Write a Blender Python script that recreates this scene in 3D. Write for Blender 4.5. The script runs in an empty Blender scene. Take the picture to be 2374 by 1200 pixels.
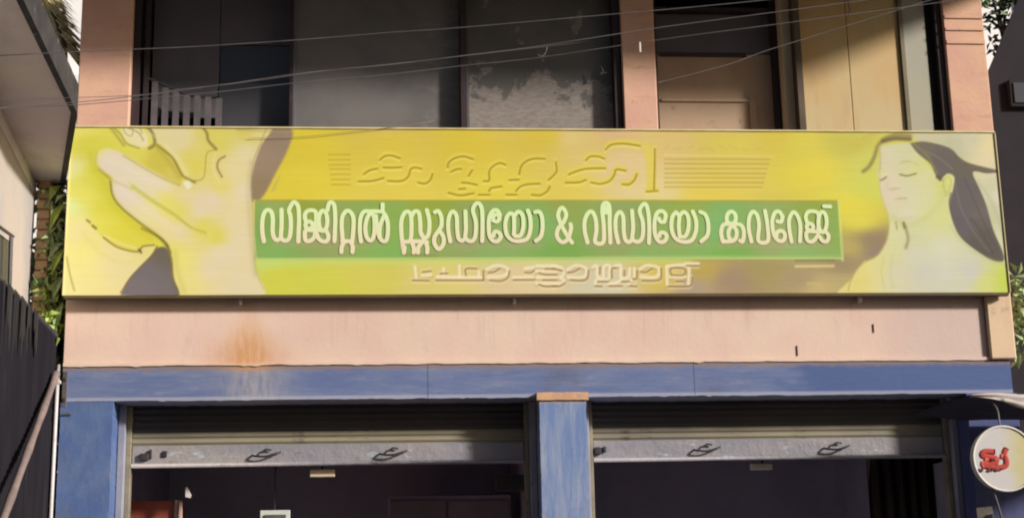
import bpy, bmesh, math, random
import numpy as np
from mathutils import Vector, Matrix

random.seed(7)
rng = np.random.default_rng(7)
scene = bpy.context.scene
C = scene.collection

# ------------------------------------------------------------------ camera
YAW, PITCH, ROLL, FOC = math.radians(4.90), math.radians(12.89), math.radians(-1.17), 3400.0
IW, IH = 2374.0, 1200.0
CAM = Vector((0.0, -9.4, 1.6))
cy_, sy_, cp_, sp_ = math.cos(YAW), math.sin(YAW), math.cos(PITCH), math.sin(PITCH)
FWD = Vector((sy_ * cp_, cy_ * cp_, sp_))
_r = Vector((cy_, -sy_, 0)); _u = _r.cross(FWD)
RIGHT = math.cos(ROLL) * _r + math.sin(ROLL) * _u
UP = math.cos(ROLL) * _u - math.sin(ROLL) * _r
cam_data = bpy.data.cameras.new('camera')
cam = bpy.data.objects.new('camera', cam_data); C.objects.link(cam)
cam_data.sensor_width = 36.0
cam_data.lens = FOC / IW * 36.0
cam_data.clip_start = 0.05; cam_data.clip_end = 3000
m = Matrix((RIGHT, UP, -FWD)).transposed().to_4x4(); m.translation = CAM
cam.matrix_world = m
scene.camera = cam

# ------------------------------------------------------------------ world, sun, exposure
SUN_DIR = Vector((1.6, -1.0, 0.73)).normalized()          # towards the sun
world = bpy.data.worlds.new('World'); scene.world = world; world.use_nodes = True
wn = world.node_tree; wn.nodes.clear()
sky = wn.nodes.new('ShaderNodeTexSky'); sky.sky_type = 'NISHITA'; sky.sun_disc = False
sky.sun_elevation = math.asin(SUN_DIR.z)
sky.sun_rotation = math.atan2(SUN_DIR.x, SUN_DIR.y)
sky.dust_density = 2.5; sky.air_density = 1.0
bg = wn.nodes.new('ShaderNodeBackground'); bg.inputs['Strength'].default_value = 0.05
wo = wn.nodes.new('ShaderNodeOutputWorld')
wn.links.new(sky.outputs[0], bg.inputs['Color']); wn.links.new(bg.outputs[0], wo.inputs['Surface'])
sl = bpy.data.lights.new('sun', 'SUN'); sl.energy = 4.2; sl.angle = math.radians(5.5); sl.color = (1.0, 0.94, 0.86)
sun = bpy.data.objects.new('sun', sl); C.objects.link(sun)
sun.rotation_euler = SUN_DIR.to_track_quat('Z', 'Y').to_euler()
vs = scene.view_settings
vs.view_transform = 'Standard'; vs.look = 'None'; vs.gamma = 1.0; vs.exposure = 0.45; vs.use_curve_mapping = False
scene.render.engine = 'CYCLES'
scene.cycles.max_bounces = 6
scene.cycles.filter_width = 2.1

# ------------------------------------------------------------------ survey helpers: a pixel of the photo seen on a real plane
def ray(px, py):
    return FWD * FOC + RIGHT * (px - IW / 2) + UP * (IH / 2 - py)
def on_y(px, py, y):
    d = ray(px, py); return CAM + d * ((y - CAM.y) / d.y)
def on_z(px, py, z):
    d = ray(px, py); return CAM + d * ((z - CAM.z) / d.z)

def lin(c):
    if isinstance(c[0], float): return tuple(c)
    return tuple(((v / 255) / 12.92 if v <= 10 else (((v / 255) + 0.055) / 1.055) ** 2.4) for v in c)
EXPO = np.array([1.20, 1.08, 0.98])          # how bright a white card standing in this sun comes out
def alb(*c):
    return tuple(float(min(0.86, v / e)) for v, e in zip(lin(c), EXPO))

# ------------------------------------------------------------------ node helper
class G:
    def __init__(s, name):
        s.mat = bpy.data.materials.new(name); s.mat.use_nodes = True
        s.t = s.mat.node_tree; s.t.nodes.clear()
        s.out = s.t.nodes.new('ShaderNodeOutputMaterial')
        s.b = s.t.nodes.new('ShaderNodeBsdfPrincipled')
        s.t.links.new(s.b.outputs[0], s.out.inputs[0])
        tc = s.t.nodes.new('ShaderNodeTexCoord'); s.co = tc.outputs['Object']
        sp = s.t.nodes.new('ShaderNodeSeparateXYZ'); s.t.links.new(s.co, sp.inputs[0])
        s.x, s.y, s.z = sp.outputs
    def put(s, sock, v):
        if isinstance(v, (int, float)): sock.default_value = v
        elif isinstance(v, tuple): sock.default_value = (*v, 1.0) if len(sock.default_value) == 4 else v
        else: s.t.links.new(v, sock)
    def m(s, op, a, b=0.0, clamp=False):
        n = s.t.nodes.new('ShaderNodeMath'); n.operation = op; n.use_clamp = clamp
        s.put(n.inputs[0], a); s.put(n.inputs[1], b); return n.outputs[0]
    def noise(s, scale, detail=4, rough=0.55, stretch=(1, 1, 1), off=0.0, dist=0.0):
        mp = s.t.nodes.new('ShaderNodeMapping'); s.t.links.new(s.co, mp.inputs[0])
        mp.inputs['Scale'].default_value = stretch; mp.inputs['Location'].default_value = (off, off * 1.7, off * .6)
        n = s.t.nodes.new('ShaderNodeTexNoise'); s.t.links.new(mp.outputs[0], n.inputs['Vector'])
        n.inputs['Scale'].default_value = scale; n.inputs['Detail'].default_value = detail
        n.inputs['Roughness'].default_value = rough; n.inputs['Distortion'].default_value = dist
        return n.outputs[0]
    def ramp(s, v, lo, hi, a=0.0, b=1.0):
        n = s.t.nodes.new('ShaderNodeMapRange'); n.interpolation_type = 'SMOOTHSTEP'
        s.put(n.inputs[0], v)
        n.inputs[1].default_value = lo; n.inputs[2].default_value = hi
        n.inputs[3].default_value = a; n.inputs[4].default_value = b
        return n.outputs[0]
    def mix(s, f, a, b):
        n = s.t.nodes.new('ShaderNodeMix'); n.data_type = 'RGBA'
        s.put(n.inputs[0], f); s.put(n.inputs[6], a); s.put(n.inputs[7], b); return n.outputs[2]
    def bump(s, h, strength=0.3, dist=0.01):
        n = s.t.nodes.new('ShaderNodeBump'); n.inputs['Strength'].default_value = strength
        n.inputs['Distance'].default_value = dist; s.put(n.inputs['Height'], h)
        s.t.links.new(n.outputs[0], s.b.inputs['Normal'])
    def gauss(s, sock, c, w):
        d = s.m('DIVIDE', s.m('SUBTRACT', sock, c), w)
        return s.m('POWER', 2.71828, s.m('MULTIPLY', s.m('MULTIPLY', d, d), -1.0))
    def end(s, col, rough=0.7, metal=0.0, spec=0.3):
        s.put(s.b.inputs['Base Color'], col); s.put(s.b.inputs['Roughness'], rough)
        s.b.inputs['Metallic'].default_value = metal
        s.b.inputs['Specular IOR Level'].default_value = spec
        return s.mat

def worn(name, c1, c2, scale=3, stretch=(1, 1, 1), c3=None, t3=(0.6, 0.75), s3=8, st3=(1, 1, 1), rough=0.75, bump=0.15, spec=0.3, metal=0.0, off=0.0):
    g = G(name)
    col = g.mix(g.ramp(g.noise(scale, 5, .6, stretch, off), .35, .65), lin(c1), lin(c2))
    if c3: col = g.mix(g.ramp(g.noise(s3, 6, .65, st3, off + 3), t3[0], t3[1]), col, lin(c3))
    if bump: g.bump(g.noise(60, 4, .6, (1, 1, 1), off), bump, .004)
    return g.end(col, rough, metal, spec)

# ------------------------------------------------------------------ mesh helpers
def link(name, me, mat, parent=None, smooth=False):
    o = bpy.data.objects.new(name, me); C.objects.link(o)
    if mat and not me.materials: me.materials.append(mat)
    if parent: o.parent = parent
    if smooth: me.shade_smooth()
    return o
def tag(o, label=None, cat=None, group=None, kind=None):
    if label: o['label'] = label
    if cat: o['category'] = cat
    if group: o['group'] = group
    if kind: o['kind'] = kind
    return o
def thing(name, label, cat, group=None):
    o = bpy.data.objects.new(name, None); C.objects.link(o); o.empty_display_size = .1
    return tag(o, label, cat, group)
def box_bm(boxes, bevel=0.0):
    bm = bmesh.new()
    for (x0, x1, y0, y1, z0, z1) in boxes:
        b2 = bmesh.new(); bmesh.ops.create_cube(b2, size=1)
        for v in b2.verts:
            v.co = Vector((x0 + (v.co.x + .5) * (x1 - x0), y0 + (v.co.y + .5) * (y1 - y0), z0 + (v.co.z + .5) * (z1 - z0)))
        if bevel: bmesh.ops.bevel(b2, geom=list(b2.edges), offset=bevel, segments=1, affect='EDGES')
        me = bpy.data.meshes.new('t'); b2.to_mesh(me); b2.free(); bm.from_mesh(me); bpy.data.meshes.remove(me)
    return bm
def box(name, b, mat, parent=None, bevel=0.0):
    bm = box_bm([b] if not isinstance(b[0], (tuple, list)) else b, bevel)
    me = bpy.data.meshes.new(name); bm.to_mesh(me); bm.free()
    return link(name, me, mat, parent)
def rough_box(name, b, nx, amp, mat, parent, axis=0, seed=1):
    """a long plastered member: subdivided along its length, arrises slightly uneven"""
    rn = random.Random(seed); x0, x1, y0, y1, z0, z1 = b; lo = [x0, y0, z0]; hi = [x1, y1, z1]
    ua, va = [k for k in range(3) if k != axis]; V = []; F = []
    w = [[0.0] * 4 for _ in range(nx + 1)]
    for c in range(4):
        v = 0
        for i in range(nx + 1): v = .6 * v + rn.gauss(0, amp); w[i][c] = v - (amp * 4 * (rn.random() < .02))
    for i in range(nx + 1):
        t = lo[axis] + (hi[axis] - lo[axis]) * i / nx
        for c, (a_, b_) in enumerate(((0, 0), (1, 0), (1, 1), (0, 1))):
            p = [0, 0, 0]; p[axis] = t; j = w[i][c] if 0 < i < nx else 0
            p[ua] = (hi if a_ else lo)[ua] + (-abs(j) if a_ else abs(j)) * (.05 if ua == 1 else 1)
            p[va] = (hi if b_ else lo)[va] + (-j if b_ else j) * (.05 if va == 1 else 1)
            V.append(p)
    for i in range(nx):
        for c in range(4): a_ = i * 4 + c; b_ = i * 4 + (c + 1) % 4; F.append((a_, b_, b_ + 4, a_ + 4))
    F += [(3, 2, 1, 0), tuple(nx * 4 + c for c in range(4))]
    me = bpy.data.meshes.new(name); me.from_pydata(V, [], F)
    bm = bmesh.new(); bm.from_mesh(me); bmesh.ops.recalc_face_normals(bm, faces=bm.faces); bm.to_mesh(me); bm.free()
    return link(name, me, mat, parent)
def prism(name, pts, vec, mat, parent=None):
    """closed polygon (world points) pushed along vec"""
    vec = Vector(vec); n = len(pts)
    v = [Vector(p) for p in pts] + [Vector(p) + vec for p in pts]
    f = [list(range(n)), list(range(2 * n - 1, n - 1, -1))] + [[i, n + i, n + (i + 1) % n, (i + 1) % n] for i in range(n)]
    me = bpy.data.meshes.new(name); me.from_pydata(v, [], f)
    bm = bmesh.new(); bm.from_mesh(me); bmesh.ops.recalc_face_normals(bm, faces=bm.faces); bm.to_mesh(me); bm.free()
    return link(name, me, mat, parent)
def spline(pts, step=6):
    if len(pts) < 3: return [Vector(p) for p in pts]
    P = [Vector(p) for p in pts]; P = [2 * P[0] - P[1]] + P + [2 * P[-1] - P[-2]]; out = []
    for i in range(1, len(P) - 2):
        a, b, c, d = P[i - 1:i + 3]
        for k in range(step):
            t = k / step
            out.append(.5 * ((2 * b) + (c - a) * t + (2 * a - 5 * b + 4 * c - d) * t * t + (3 * b - a - 3 * c + d) * t ** 3))
    out.append(P[-2]); return out
def tube_geo(path, r, segs=8, flat=None, V=None, F=None):
    """tube along a path; flat=(axis vector, factor) squashes the section along that axis"""
    V = [] if V is None else V; F = [] if F is None else F
    base = len(V); n = len(path)
    for i, p in enumerate(path):
        t = (path[min(i + 1, n - 1)] - path[max(i - 1, 0)])
        if t.length < 1e-9: t = Vector((0, 0, 1))
        t.normalize()
        ref = Vector((0, 1, 0)) if abs(t.y) < .9 else Vector((1, 0, 0))
        s = t.cross(ref).normalized(); q = s.cross(t).normalized()
        rr = r[i] if isinstance(r, (list, tuple)) else r
        for k in range(segs):
            a = 2 * math.pi * k / segs
            o = s * math.cos(a) * rr + q * math.sin(a) * rr * (flat or 1.0)
            V.append(p + o)
    for i in range(n - 1):
        for k in range(segs):
            F.append((base + i * segs + k, base + i * segs + (k + 1) % segs, base + (i + 1) * segs + (k + 1) % segs, base + (i + 1) * segs + k))
    F.append(tuple(base + k for k in range(segs))); F.append(tuple(base + (n - 1) * segs + k for k in range(segs - 1, -1, -1)))
    return V, F
def ribbon_geo(path, r, V, F, h=.0011):
    """flat raised stroke facing the street: broad level face, thin bevelled sides, rounded ends"""
    Y = Vector((0, 1, 0)); n = len(path); rows = []
    t0 = (path[0] - path[1]).normalized(); t1 = (path[-1] - path[-2]).normalized()
    pts = [(path[0] + t0 * r * .75, .45), (path[0] + t0 * r * .45, .85)] + [(p, 1.0) for p in path] + [(path[-1] + t1 * r * .45, .85), (path[-1] + t1 * r * .75, .45)]
    m_ = len(pts); base = len(V)
    for i, (p, k) in enumerate(pts):
        t = pts[min(i + 1, m_ - 1)][0] - pts[max(i - 1, 0)][0]; t.y = 0
        t.normalize(); s_ = t.cross(Y); up = -Y * (h + .0002 * i / m_)
        V += [p - s_ * r * k, p - s_ * r * k * .90 + up, p + s_ * r * k * .90 + up, p + s_ * r * k]
    for i in range(m_ - 1):
        a = base + i * 4; b = a + 4
        F += [(a, b, b + 1, a + 1), (a + 1, b + 1, b + 2, a + 2), (a + 2, b + 2, b + 3, a + 3)]
    F += [(base, base + 1, base + 2, base + 3), (base + 4 * m_ - 1, base + 4 * m_ - 2, base + 4 * m_ - 3, base + 4 * m_ - 4)]
    return V, F
def tube(name, pts, r, mat, parent=None, segs=8, flat=None, step=6):
    V, F = tube_geo(spline(pts, step), r, segs, flat)
    me = bpy.data.meshes.new(name); me.from_pydata(V, [], F)
    return link(name, me, mat, parent, True)

# ------------------------------------------------------------------ materials
g = G('pink_plaster')
col = g.mix(g.ramp(g.noise(2.2, 5), .35, .65), alb(233, 197, 172), alb(229, 188, 168))
col = g.mix(g.ramp(g.x, 3.1, 3.6, 0, .55), col, alb(205, 178, 168))
col = g.mix(g.m('MULTIPLY', g.ramp(g.noise(3, 6, .7, (3, 1, .5), 4), .58, .78), .5), col, alb(200, 172, 158))
col = g.mix(g.m('MULTIPLY', g.ramp(g.noise(14, 5, .7), .60, .75), .3), col, alb(190, 150, 125))
rain = g.m('MULTIPLY', g.ramp(g.noise(14, 4, .7, (1, 1, .05), 1), .54, .72), g.ramp(g.m('ADD', g.z, g.m('MULTIPLY', g.noise(5, 2, .5, (1, 1, .1)), .5)), 3.36, 3.64, 0, .30), True)
col = g.mix(rain, col, alb(186, 156, 142))
# rust run below the sign's first fixing
rx = g.m('ADD', g.x, g.m('MULTIPLY', g.m('SUBTRACT', g.noise(9, 3, .5, (1, 1, .25)), .5), .12))
wid = g.ramp(g.z, 3.05, 3.50, 0.21, 0.04)
dd = g.m('DIVIDE', g.m('SUBTRACT', rx, -0.905), wid)
run = g.m('POWER', 2.71828, g.m('MULTIPLY', g.m('MULTIPLY', dd, dd), -1.0))
run = g.m('MULTIPLY', run, g.ramp(g.z, 3.42, 3.12, .25, .95))
run = g.m('MULTIPLY', run, g.ramp(g.noise(10, 5, .7, (4, 1, .6)), .25, .6, .45, 1.0), True)
col = g.mix(run, col, alb(214, 150, 92))
col = g.mix(g.ramp(g.m('ADD', g.z, g.m('MULTIPLY', g.noise(12, 4), .03)), 3.10, 3.085, 0, .5), col, alb(235, 205, 180))
g.bump(g.m('ADD', g.noise(30, 6, .65), g.noise(4, 2)), .25, .006)
M_PINK = g.end(col, .85, 0, .2)

g = G('pink_pilaster_paint')
col = g.mix(g.ramp(g.noise(3, 5), .35, .65), alb(230, 178, 144), alb(222, 166, 142))
col = g.mix(g.m('MULTIPLY', g.ramp(g.noise(3, 6, .7, (1, 1, 6), 2), .52, .72), .5), col, alb(196, 140, 112))
col = g.mix(g.m('MULTIPLY', g.ramp(g.noise(16, 5, .7), .60, .72), .45), col, alb(150, 110, 95))
col = g.mix(g.ramp(g.noise(2.5, 5, .6, (1, 1, .4), 9), .55, .75, 0, .5), col, alb(180, 150, 130))
g.bump(g.noise(35, 6, .65), .3, .006)
M_PIL = g.end(col, .85, 0, .2)

M_POST = worn('peach_post_paint', alb(232, 196, 158), alb(226, 184, 150), 4, (1, 1, .5), alb(190, 160, 130), (.55, .72), 9, rough=.85)
def blue(name, c1, c2, c3, streak, off=0.0, top_rust=False, dark_right=False):
    g = G(name)
    col = g.mix(g.ramp(g.noise(5, 6, .65, streak, off), .35, .65), lin(c1), lin(c2))
    col = g.mix(g.m('MULTIPLY', g.ramp(g.noise(9, 9, .78, streak, off + 5), .5, .72), .55), col, lin(c3))
    col = g.mix(g.ramp(g.noise(26, 6, .75, (1, 1, 1), off), .63, .72, 0, .6), col, (.30, .30, .36))
    col = g.mix(g.ramp(g.noise(48, 4, .8, (1, 1, 1), off + 2), .66, .70, 0, .7), col, (.07, .07, .10))
    col = g.mix(g.ramp(g.noise(3.5, 5, .6, (1, 1, 1), off + 7), .52, .72, 0, .45), col, (.10, .105, .16))
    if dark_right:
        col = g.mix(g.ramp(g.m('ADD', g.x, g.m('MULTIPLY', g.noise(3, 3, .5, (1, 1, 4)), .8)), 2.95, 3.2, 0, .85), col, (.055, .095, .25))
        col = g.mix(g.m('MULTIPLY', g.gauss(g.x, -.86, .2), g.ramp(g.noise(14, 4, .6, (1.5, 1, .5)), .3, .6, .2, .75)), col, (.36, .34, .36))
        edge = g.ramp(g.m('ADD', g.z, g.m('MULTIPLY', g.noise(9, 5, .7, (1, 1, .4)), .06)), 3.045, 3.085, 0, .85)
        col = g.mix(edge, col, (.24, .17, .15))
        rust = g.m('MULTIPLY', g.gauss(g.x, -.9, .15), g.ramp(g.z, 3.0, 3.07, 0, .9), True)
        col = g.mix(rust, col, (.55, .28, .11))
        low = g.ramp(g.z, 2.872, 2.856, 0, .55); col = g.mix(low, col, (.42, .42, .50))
    if top_rust:
        col = g.mix(g.ramp(g.m('ADD', g.z, g.m('MULTIPLY', g.noise(11, 4), .04)), 2.80, 2.86, 0, .9), col, (.58, .33, .17))
    g.bump(g.noise(28, 6, .7, streak), .4, .006)
    return g.end(col, .72, 0, .3)
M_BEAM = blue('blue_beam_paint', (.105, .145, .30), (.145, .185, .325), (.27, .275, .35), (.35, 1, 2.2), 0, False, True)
M_BCOL = blue('blue_column_paint', (.13, .20, .40), (.24, .29, .42), (.40, .41, .46), (3.0, 1, .35), 4, True)
M_BCOL_L = blue('blue_left_column_paint', (.070, .12, .29), (.10, .155, .31), (.17, .19, .28), (1.6, 1, .8), 8)
M_BCOL_SHADE = blue('blue_right_column_shaded', (.05, .07, .20), (.07, .08, .19), (.12, .11, .18), (1.6, 1, .8), 12)  # right column's blue darkened for the shade under the tarpaulin

M_JAMB = worn('grey_jamb_paint', (.30, .30, .36), (.22, .22, .29), 6, (1, 1, .5), (.12, .11, .12), rough=.7)
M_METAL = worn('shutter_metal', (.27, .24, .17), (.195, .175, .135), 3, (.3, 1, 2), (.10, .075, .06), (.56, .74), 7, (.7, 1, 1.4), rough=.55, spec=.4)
M_METAL_SHADE = worn('shutter_metal_shaded', (.060, .055, .058), (.045, .042, .045), 3, (.3, 1, 2), (.05, .04, .04), rough=.55, spec=.4)  # darker copy of the slat metal, the beam's shade put into the colour
g = G('shutter_rail_metal')
col = g.mix(g.ramp(g.noise(2.2, 5, .6, (.6, 1, 2)), .35, .65), (.31, .28, .28), (.235, .23, .27))
col = g.mix(g.ramp(g.noise(9, 7, .75, (.5, 1, 1), 3), .58, .68, 0, .8), col, (.12, .10, .12))
col = g.mix(g.ramp(g.noise(7, 7, .7, (.4, 1, 1.3), 8), .60, .68, 0, .8), col, (.46, .52, .56))
g.bump(g.noise(9, 5, .7), .5, .02)
M_RAIL = g.end(col, .5, 0, .4)
M_DARKMET = worn('dark_iron', (.05, .045, .05), (.03, .028, .032), 12, rough=.5)
M_INT = worn('dim_interior_wall', (.60, .55, .68), (.52, .48, .62), 2, rough=.9, bump=0)
M_INT2 = worn('dim_interior_board', (.38, .34, .36), (.30, .28, .30), 2, rough=.8, bump=0)
M_FRAME = worn('dark_brown_frame', (.040, .026, .028), (.030, .022, .024), 8, (1, 1, .3), (.09, .06, .045), rough=.55)
M_PLUM_SHADE = worn('plum_wall_shaded', (.018, .014, .020), (.013, .011, .016), 3, rough=.85)  # near black so the sunlit wall looks shaded

g = G('patchy_window_glass')
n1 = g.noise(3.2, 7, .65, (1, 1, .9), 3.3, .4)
bias = g.ramp(g.z, 4.75, 5.22, .16, -.10)  # pale patches get denser towards the bottom
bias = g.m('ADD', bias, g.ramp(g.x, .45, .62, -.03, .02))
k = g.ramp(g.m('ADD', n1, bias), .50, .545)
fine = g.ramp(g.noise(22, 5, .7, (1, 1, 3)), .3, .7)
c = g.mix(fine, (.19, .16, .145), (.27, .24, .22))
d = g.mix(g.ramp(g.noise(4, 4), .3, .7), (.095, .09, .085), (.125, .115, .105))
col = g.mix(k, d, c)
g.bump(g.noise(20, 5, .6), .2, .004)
M_PATCHY = g.end(col, .42, 0, .5)
g = G('dusty_window_glass')
col = g.mix(g.ramp(g.noise(2.5, 6, .6, (1, 1, 1), 2), .35, .65), (.125, .12, .118), (.165, .152, .145))
col = g.mix(g.ramp(g.m('ADD', g.noise(8, 6, .7, (.7, 1, 2)), g.ramp(g.x, .0, .45, -.05, .06)), .54, .68, 0, .7), col, (.21, .185, .17))
M_GLASS = g.end(col, .42, 0, .5)
M_DGLASS = worn('dark_window_glass', (.05, .05, .062), (.062, .06, .068), 2, rough=.25, bump=0, spec=.5)
M_DBOARD = worn('charcoal_board', (.115, .105, .125), (.095, .09, .108), 3, rough=.7)
M_DPANE = worn('blueblack_glass', (.040, .038, .055), (.036, .042, .055), 2, rough=.25, bump=0, spec=.5)
M_BARS = worn('grey_grille_paint', (.12, .10, .11), (.085, .078, .08), 9, rough=.5)
M_DOORWALL = worn('brown_door_board', (.36, .24, .16), (.42, .30, .20), 2.5, (1, 1, .6), (.12, .08, .06), rough=.6)
g = G('beige_panel')
col = g.mix(g.ramp(g.noise(1.6, 5, .6, (1, 1, .5)), .35, .65), alb(210, 164, 108), alb(206, 178, 128))
col = g.mix(g.ramp(g.noise(5, 5, .6, (2.5, 1, .4), 6), .55, .7, 0, .35), col, alb(190, 150, 105))
g.bump(g.noise(12, 4, .6), .15, .004)
M_BEIGE = g.end(col, .6, 0, .3)
M_SAGE = worn('sage_grey_panel', alb(178, 165, 138), alb(170, 160, 145), 2, (1, 1, .5), alb(150, 158, 120), (.55, .7), 2, rough=.6)
M_SLAB = worn('concrete_slab', (.09, .07, .07), (.11, .09, .08), 1.6, (1, 1, 1), (.10, .085, .09), (.5, .75), 3, rough=.9)
M_SOFFIT = worn('weathered_soffit', (.58, .50, .53), (.66, .62, .55), 1.1, (1, 1, 1), (.46, .39, .42), (.5, .78), 2.2, rough=.9)
M_SLABEDGE = worn('mossy_slab_edge', (.035, .030, .034), (.055, .05, .05), 6, (1, 1, 1), (.12, .13, .11), (.6, .7), 9, rough=.95, bump=.5)
M_NWALL = worn('pale_wall', (.46, .39, .34), (.38, .355, .35), 1.5, (1, 1, 1), (.27, .24, .23), (.58, .75), 3, rough=.9)
M_BRICK = worn('laterite_brick', (.60, .40, .23), (.50, .32, .18), 9, (1, 1, 1), (.20, .12, .07), rough=.95, bump=.6)
M_MORTAR = worn('sandy_mortar', (.32, .24, .17), (.26, .2, .14), 12, rough=.95)
M_TIN = worn('black_tin_sheet', (.013, .012, .016), (.018, .016, .021), 4, (1, 1, .2), (.026, .024, .026), (.56, .72), 7, (3, 3, .15), rough=.9, spec=.05)
M_TARPSTR = worn('tattered_grey_sheet', (.035, .034, .034), (.014, .013, .016), 9, (4, 4, .15), rough=.8)
M_POLE = worn('old_bamboo', (.23, .17, .16), (.17, .13, .125), 6, (1, 1, 3), (.10, .075, .07), rough=.7)
M_PVC = worn('white_pvc', (.62, .58, .60), (.54, .50, .50), 5, (1, 1, .3), (.36, .30, .28), (.62, .75), rough=.4)
M_WIRE = worn('grey_cable', (.15, .135, .135), (.11, .10, .10), 5, rough=.5, bump=0)
M_WHITE = worn('white_plastic', (.66, .62, .58), (.58, .55, .50), 8, rough=.5)
M_CREAM = worn('cream_plastic', (.72, .58, .42), (.66, .53, .40), 8, rough=.5)
M_LEAF = worn('leaf_green', (.27, .38, .18), (.38, .47, .24), 7, rough=.55, bump=0)
M_LEAF_Y = worn('leaf_lime', (.42, .50, .12), (.34, .44, .10), 7, rough=.55, bump=0)
M_LEAF_SIL = worn('leaf_silhouette', (.018, .035, .015), (.03, .05, .02), 7, rough=.6, bump=0)  # leaf green darkened to a backlit silhouette
M_BARK = worn('bark', (.10, .075, .05), (.07, .05, .035), 9, (1, 1, .3), rough=.95)
M_THATCH = worn('dry_palm_leaf', (.62, .52, .26), (.74, .66, .38), 14, (1, 1, 1), (.30, .18, .08), (.50, .60), 9, rough=.9)
M_TARP = worn('pale_tarpaulin', (.62, .55, .52), (.46, .41, .40), 3, (1, 1, 1), (.14, .12, .12), (.58, .7), 6, rough=.6, bump=.3)
M_ASPH = worn('asphalt', (.05, .05, .052), (.065, .062, .06), 3, rough=.95, bump=.5)
M_SOIL = worn('dusty_ground', (.11, .085, .065), (.14, .11, .085), .6, (1, 1, 1), (.07, .075, .045), (.55, .7), 1.5, rough=1)
M_CONC = worn('pavement_concrete', (.14, .13, .12), (.11, .10, .095), 2, rough=.95)
M_RED = worn('red_laminate', (.30, .075, .05), (.25, .06, .042), 3, rough=.45)
M_PALEEDGE = worn('pale_wood_edge', (.55, .38, .31), (.45, .30, .25), 5, rough=.5)
M_GREYBOX = worn('dull_grey_plastic', (.09, .09, .09), (.075, .078, .075), 4, rough=.6)
M_NOTICE = worn('notice_paper', (.56, .60, .54), (.50, .54, .50), 9, rough=.7)
M_CURTAIN = worn('brown_curtain', (.10, .075, .065), (.07, .055, .05), 3, (6, 1, .4), rough=.9)

# ------------------------------------------------------------------ ground and street
def sheet(name, x0, x1, y0, y1, z, mat):
    me = bpy.data.meshes.new(name); me.from_pydata([(x0, y0, z), (x1, y0, z), (x1, y1, z), (x0, y1, z)], [], [(0, 1, 2, 3)])
    return tag(link(name, me, mat), kind='structure')
sheet('ground', -1500, 1500, -1500, 1500, 0.0, M_SOIL)
sheet('road', -1500, 1500, -11.5, -4.0, 0.004, M_ASPH)
tag(box('pavement', (-30, 30, -3.8, 4.0, -.1, .12), M_CONC, bevel=.01), kind='structure')

# ------------------------------------------------------------------ the shop building
B = thing('shop_building', 'two storey shop with pink plaster fascia, blue columns and beam behind the long yellow sign', 'building')
XL, XR = -2.06, 4.16
# lower storey
rough_box('column', (-2.06, -1.735, -.02, .42, .12, 2.838), 120, .0014, M_BCOL_L, B, 2, 7)['label'] = 'blue painted column left of the first shutter'
rough_box('column', (.96, 1.266, -.03, .40, .12, 2.838), 120, .0014, M_BCOL, B, 2, 6)['label'] = 'faded blue middle column with rusty top'
box('column', (3.80, 4.15, -.015, .42, .12, 2.842), M_BCOL_SHADE, B, .006)['label'] = 'blue column right of the second shutter, shade put into its colour'
rough_box('capital', (.945, 1.28, -.045, -.006, 2.818, 2.868), 24, .0008, worn('rusty_mortar', (.60, .36, .20), (.50, .30, .19), 14, (1, 1, 1), (.34, .28, .26), (.55, .7), rough=.9), B)
joints = [-2.06, .245, 1.985, 4.13]
for a, b in zip(joints[:-1], joints[1:]):
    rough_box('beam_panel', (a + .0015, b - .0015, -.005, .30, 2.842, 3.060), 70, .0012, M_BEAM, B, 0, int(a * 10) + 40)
box('beam_core', (-2.05, 4.12, .012, .30, 2.85, 3.055), M_JAMB, B)
box('jamb', (-1.733, -1.69, .17, .40, .12, 2.84), M_JAMB, B, .003)
box('jamb', (.915, .958, .17, .40, .12, 2.84), M_JAMB, B, .003)
box('jamb', (1.268, 1.305, .17, .40, .12, 2.84), M_JAMB, B, .003)
box('jamb', (3.76, 3.798, .17, .40, .12, 2.84), M_JAMB, B, .003)
# fascia band and slab
box('fascia', (-2.062, 3.985, 0.0, .30, 3.066, 4.60), M_PINK, B, .004)
box('corner_post', (3.99, 4.165, -.035, .30, 3.066, 4.60), M_POST, B, .008)
# thin plaster lip above the blue beam
rough_box('lip', (-2.058, 3.985, -.014, -.001, 3.063, 3.084), 160, .0014, M_PINK, B, 0, 5)
# floor slabs, rear walls, side walls, ceilings
box('floor_slab', (-2.05, 4.15, .302, 3.6, 2.95, 3.10), M_SLAB, B)
box('floor_slab', (-2.05, 4.15, .302, 3.6, 4.50, 4.60), M_SLAB, B)
box('rear_wall', (-2.05, 4.15, 3.602, 3.75, .12, 6.0), M_INT, B)
box('side_wall', (-2.055, -1.90, .425, 3.60, .12, 2.948), M_INT, B)
box('side_wall', (4.0, 4.15, .425, 3.60, .12, 2.948), M_INT, B)
box('side_wall', (-2.05, -1.93, .302, 3.60, 3.102, 4.498), M_PIL, B)
box('side_wall', (4.03, 4.145, .302, 3.60, 3.102, 4.498), M_PIL, B)
box('side_wall', (-2.04, -1.92, .302, 3.60, 4.602, 6.0), M_PIL, B)
box('side_wall', (4.03, 4.145, .302, 3.60, 4.602, 6.0), M_PIL, B)
box('partition_wall', (1.05, 1.17, .425, 3.60, .12, 2.948), M_INT, B)
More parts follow.
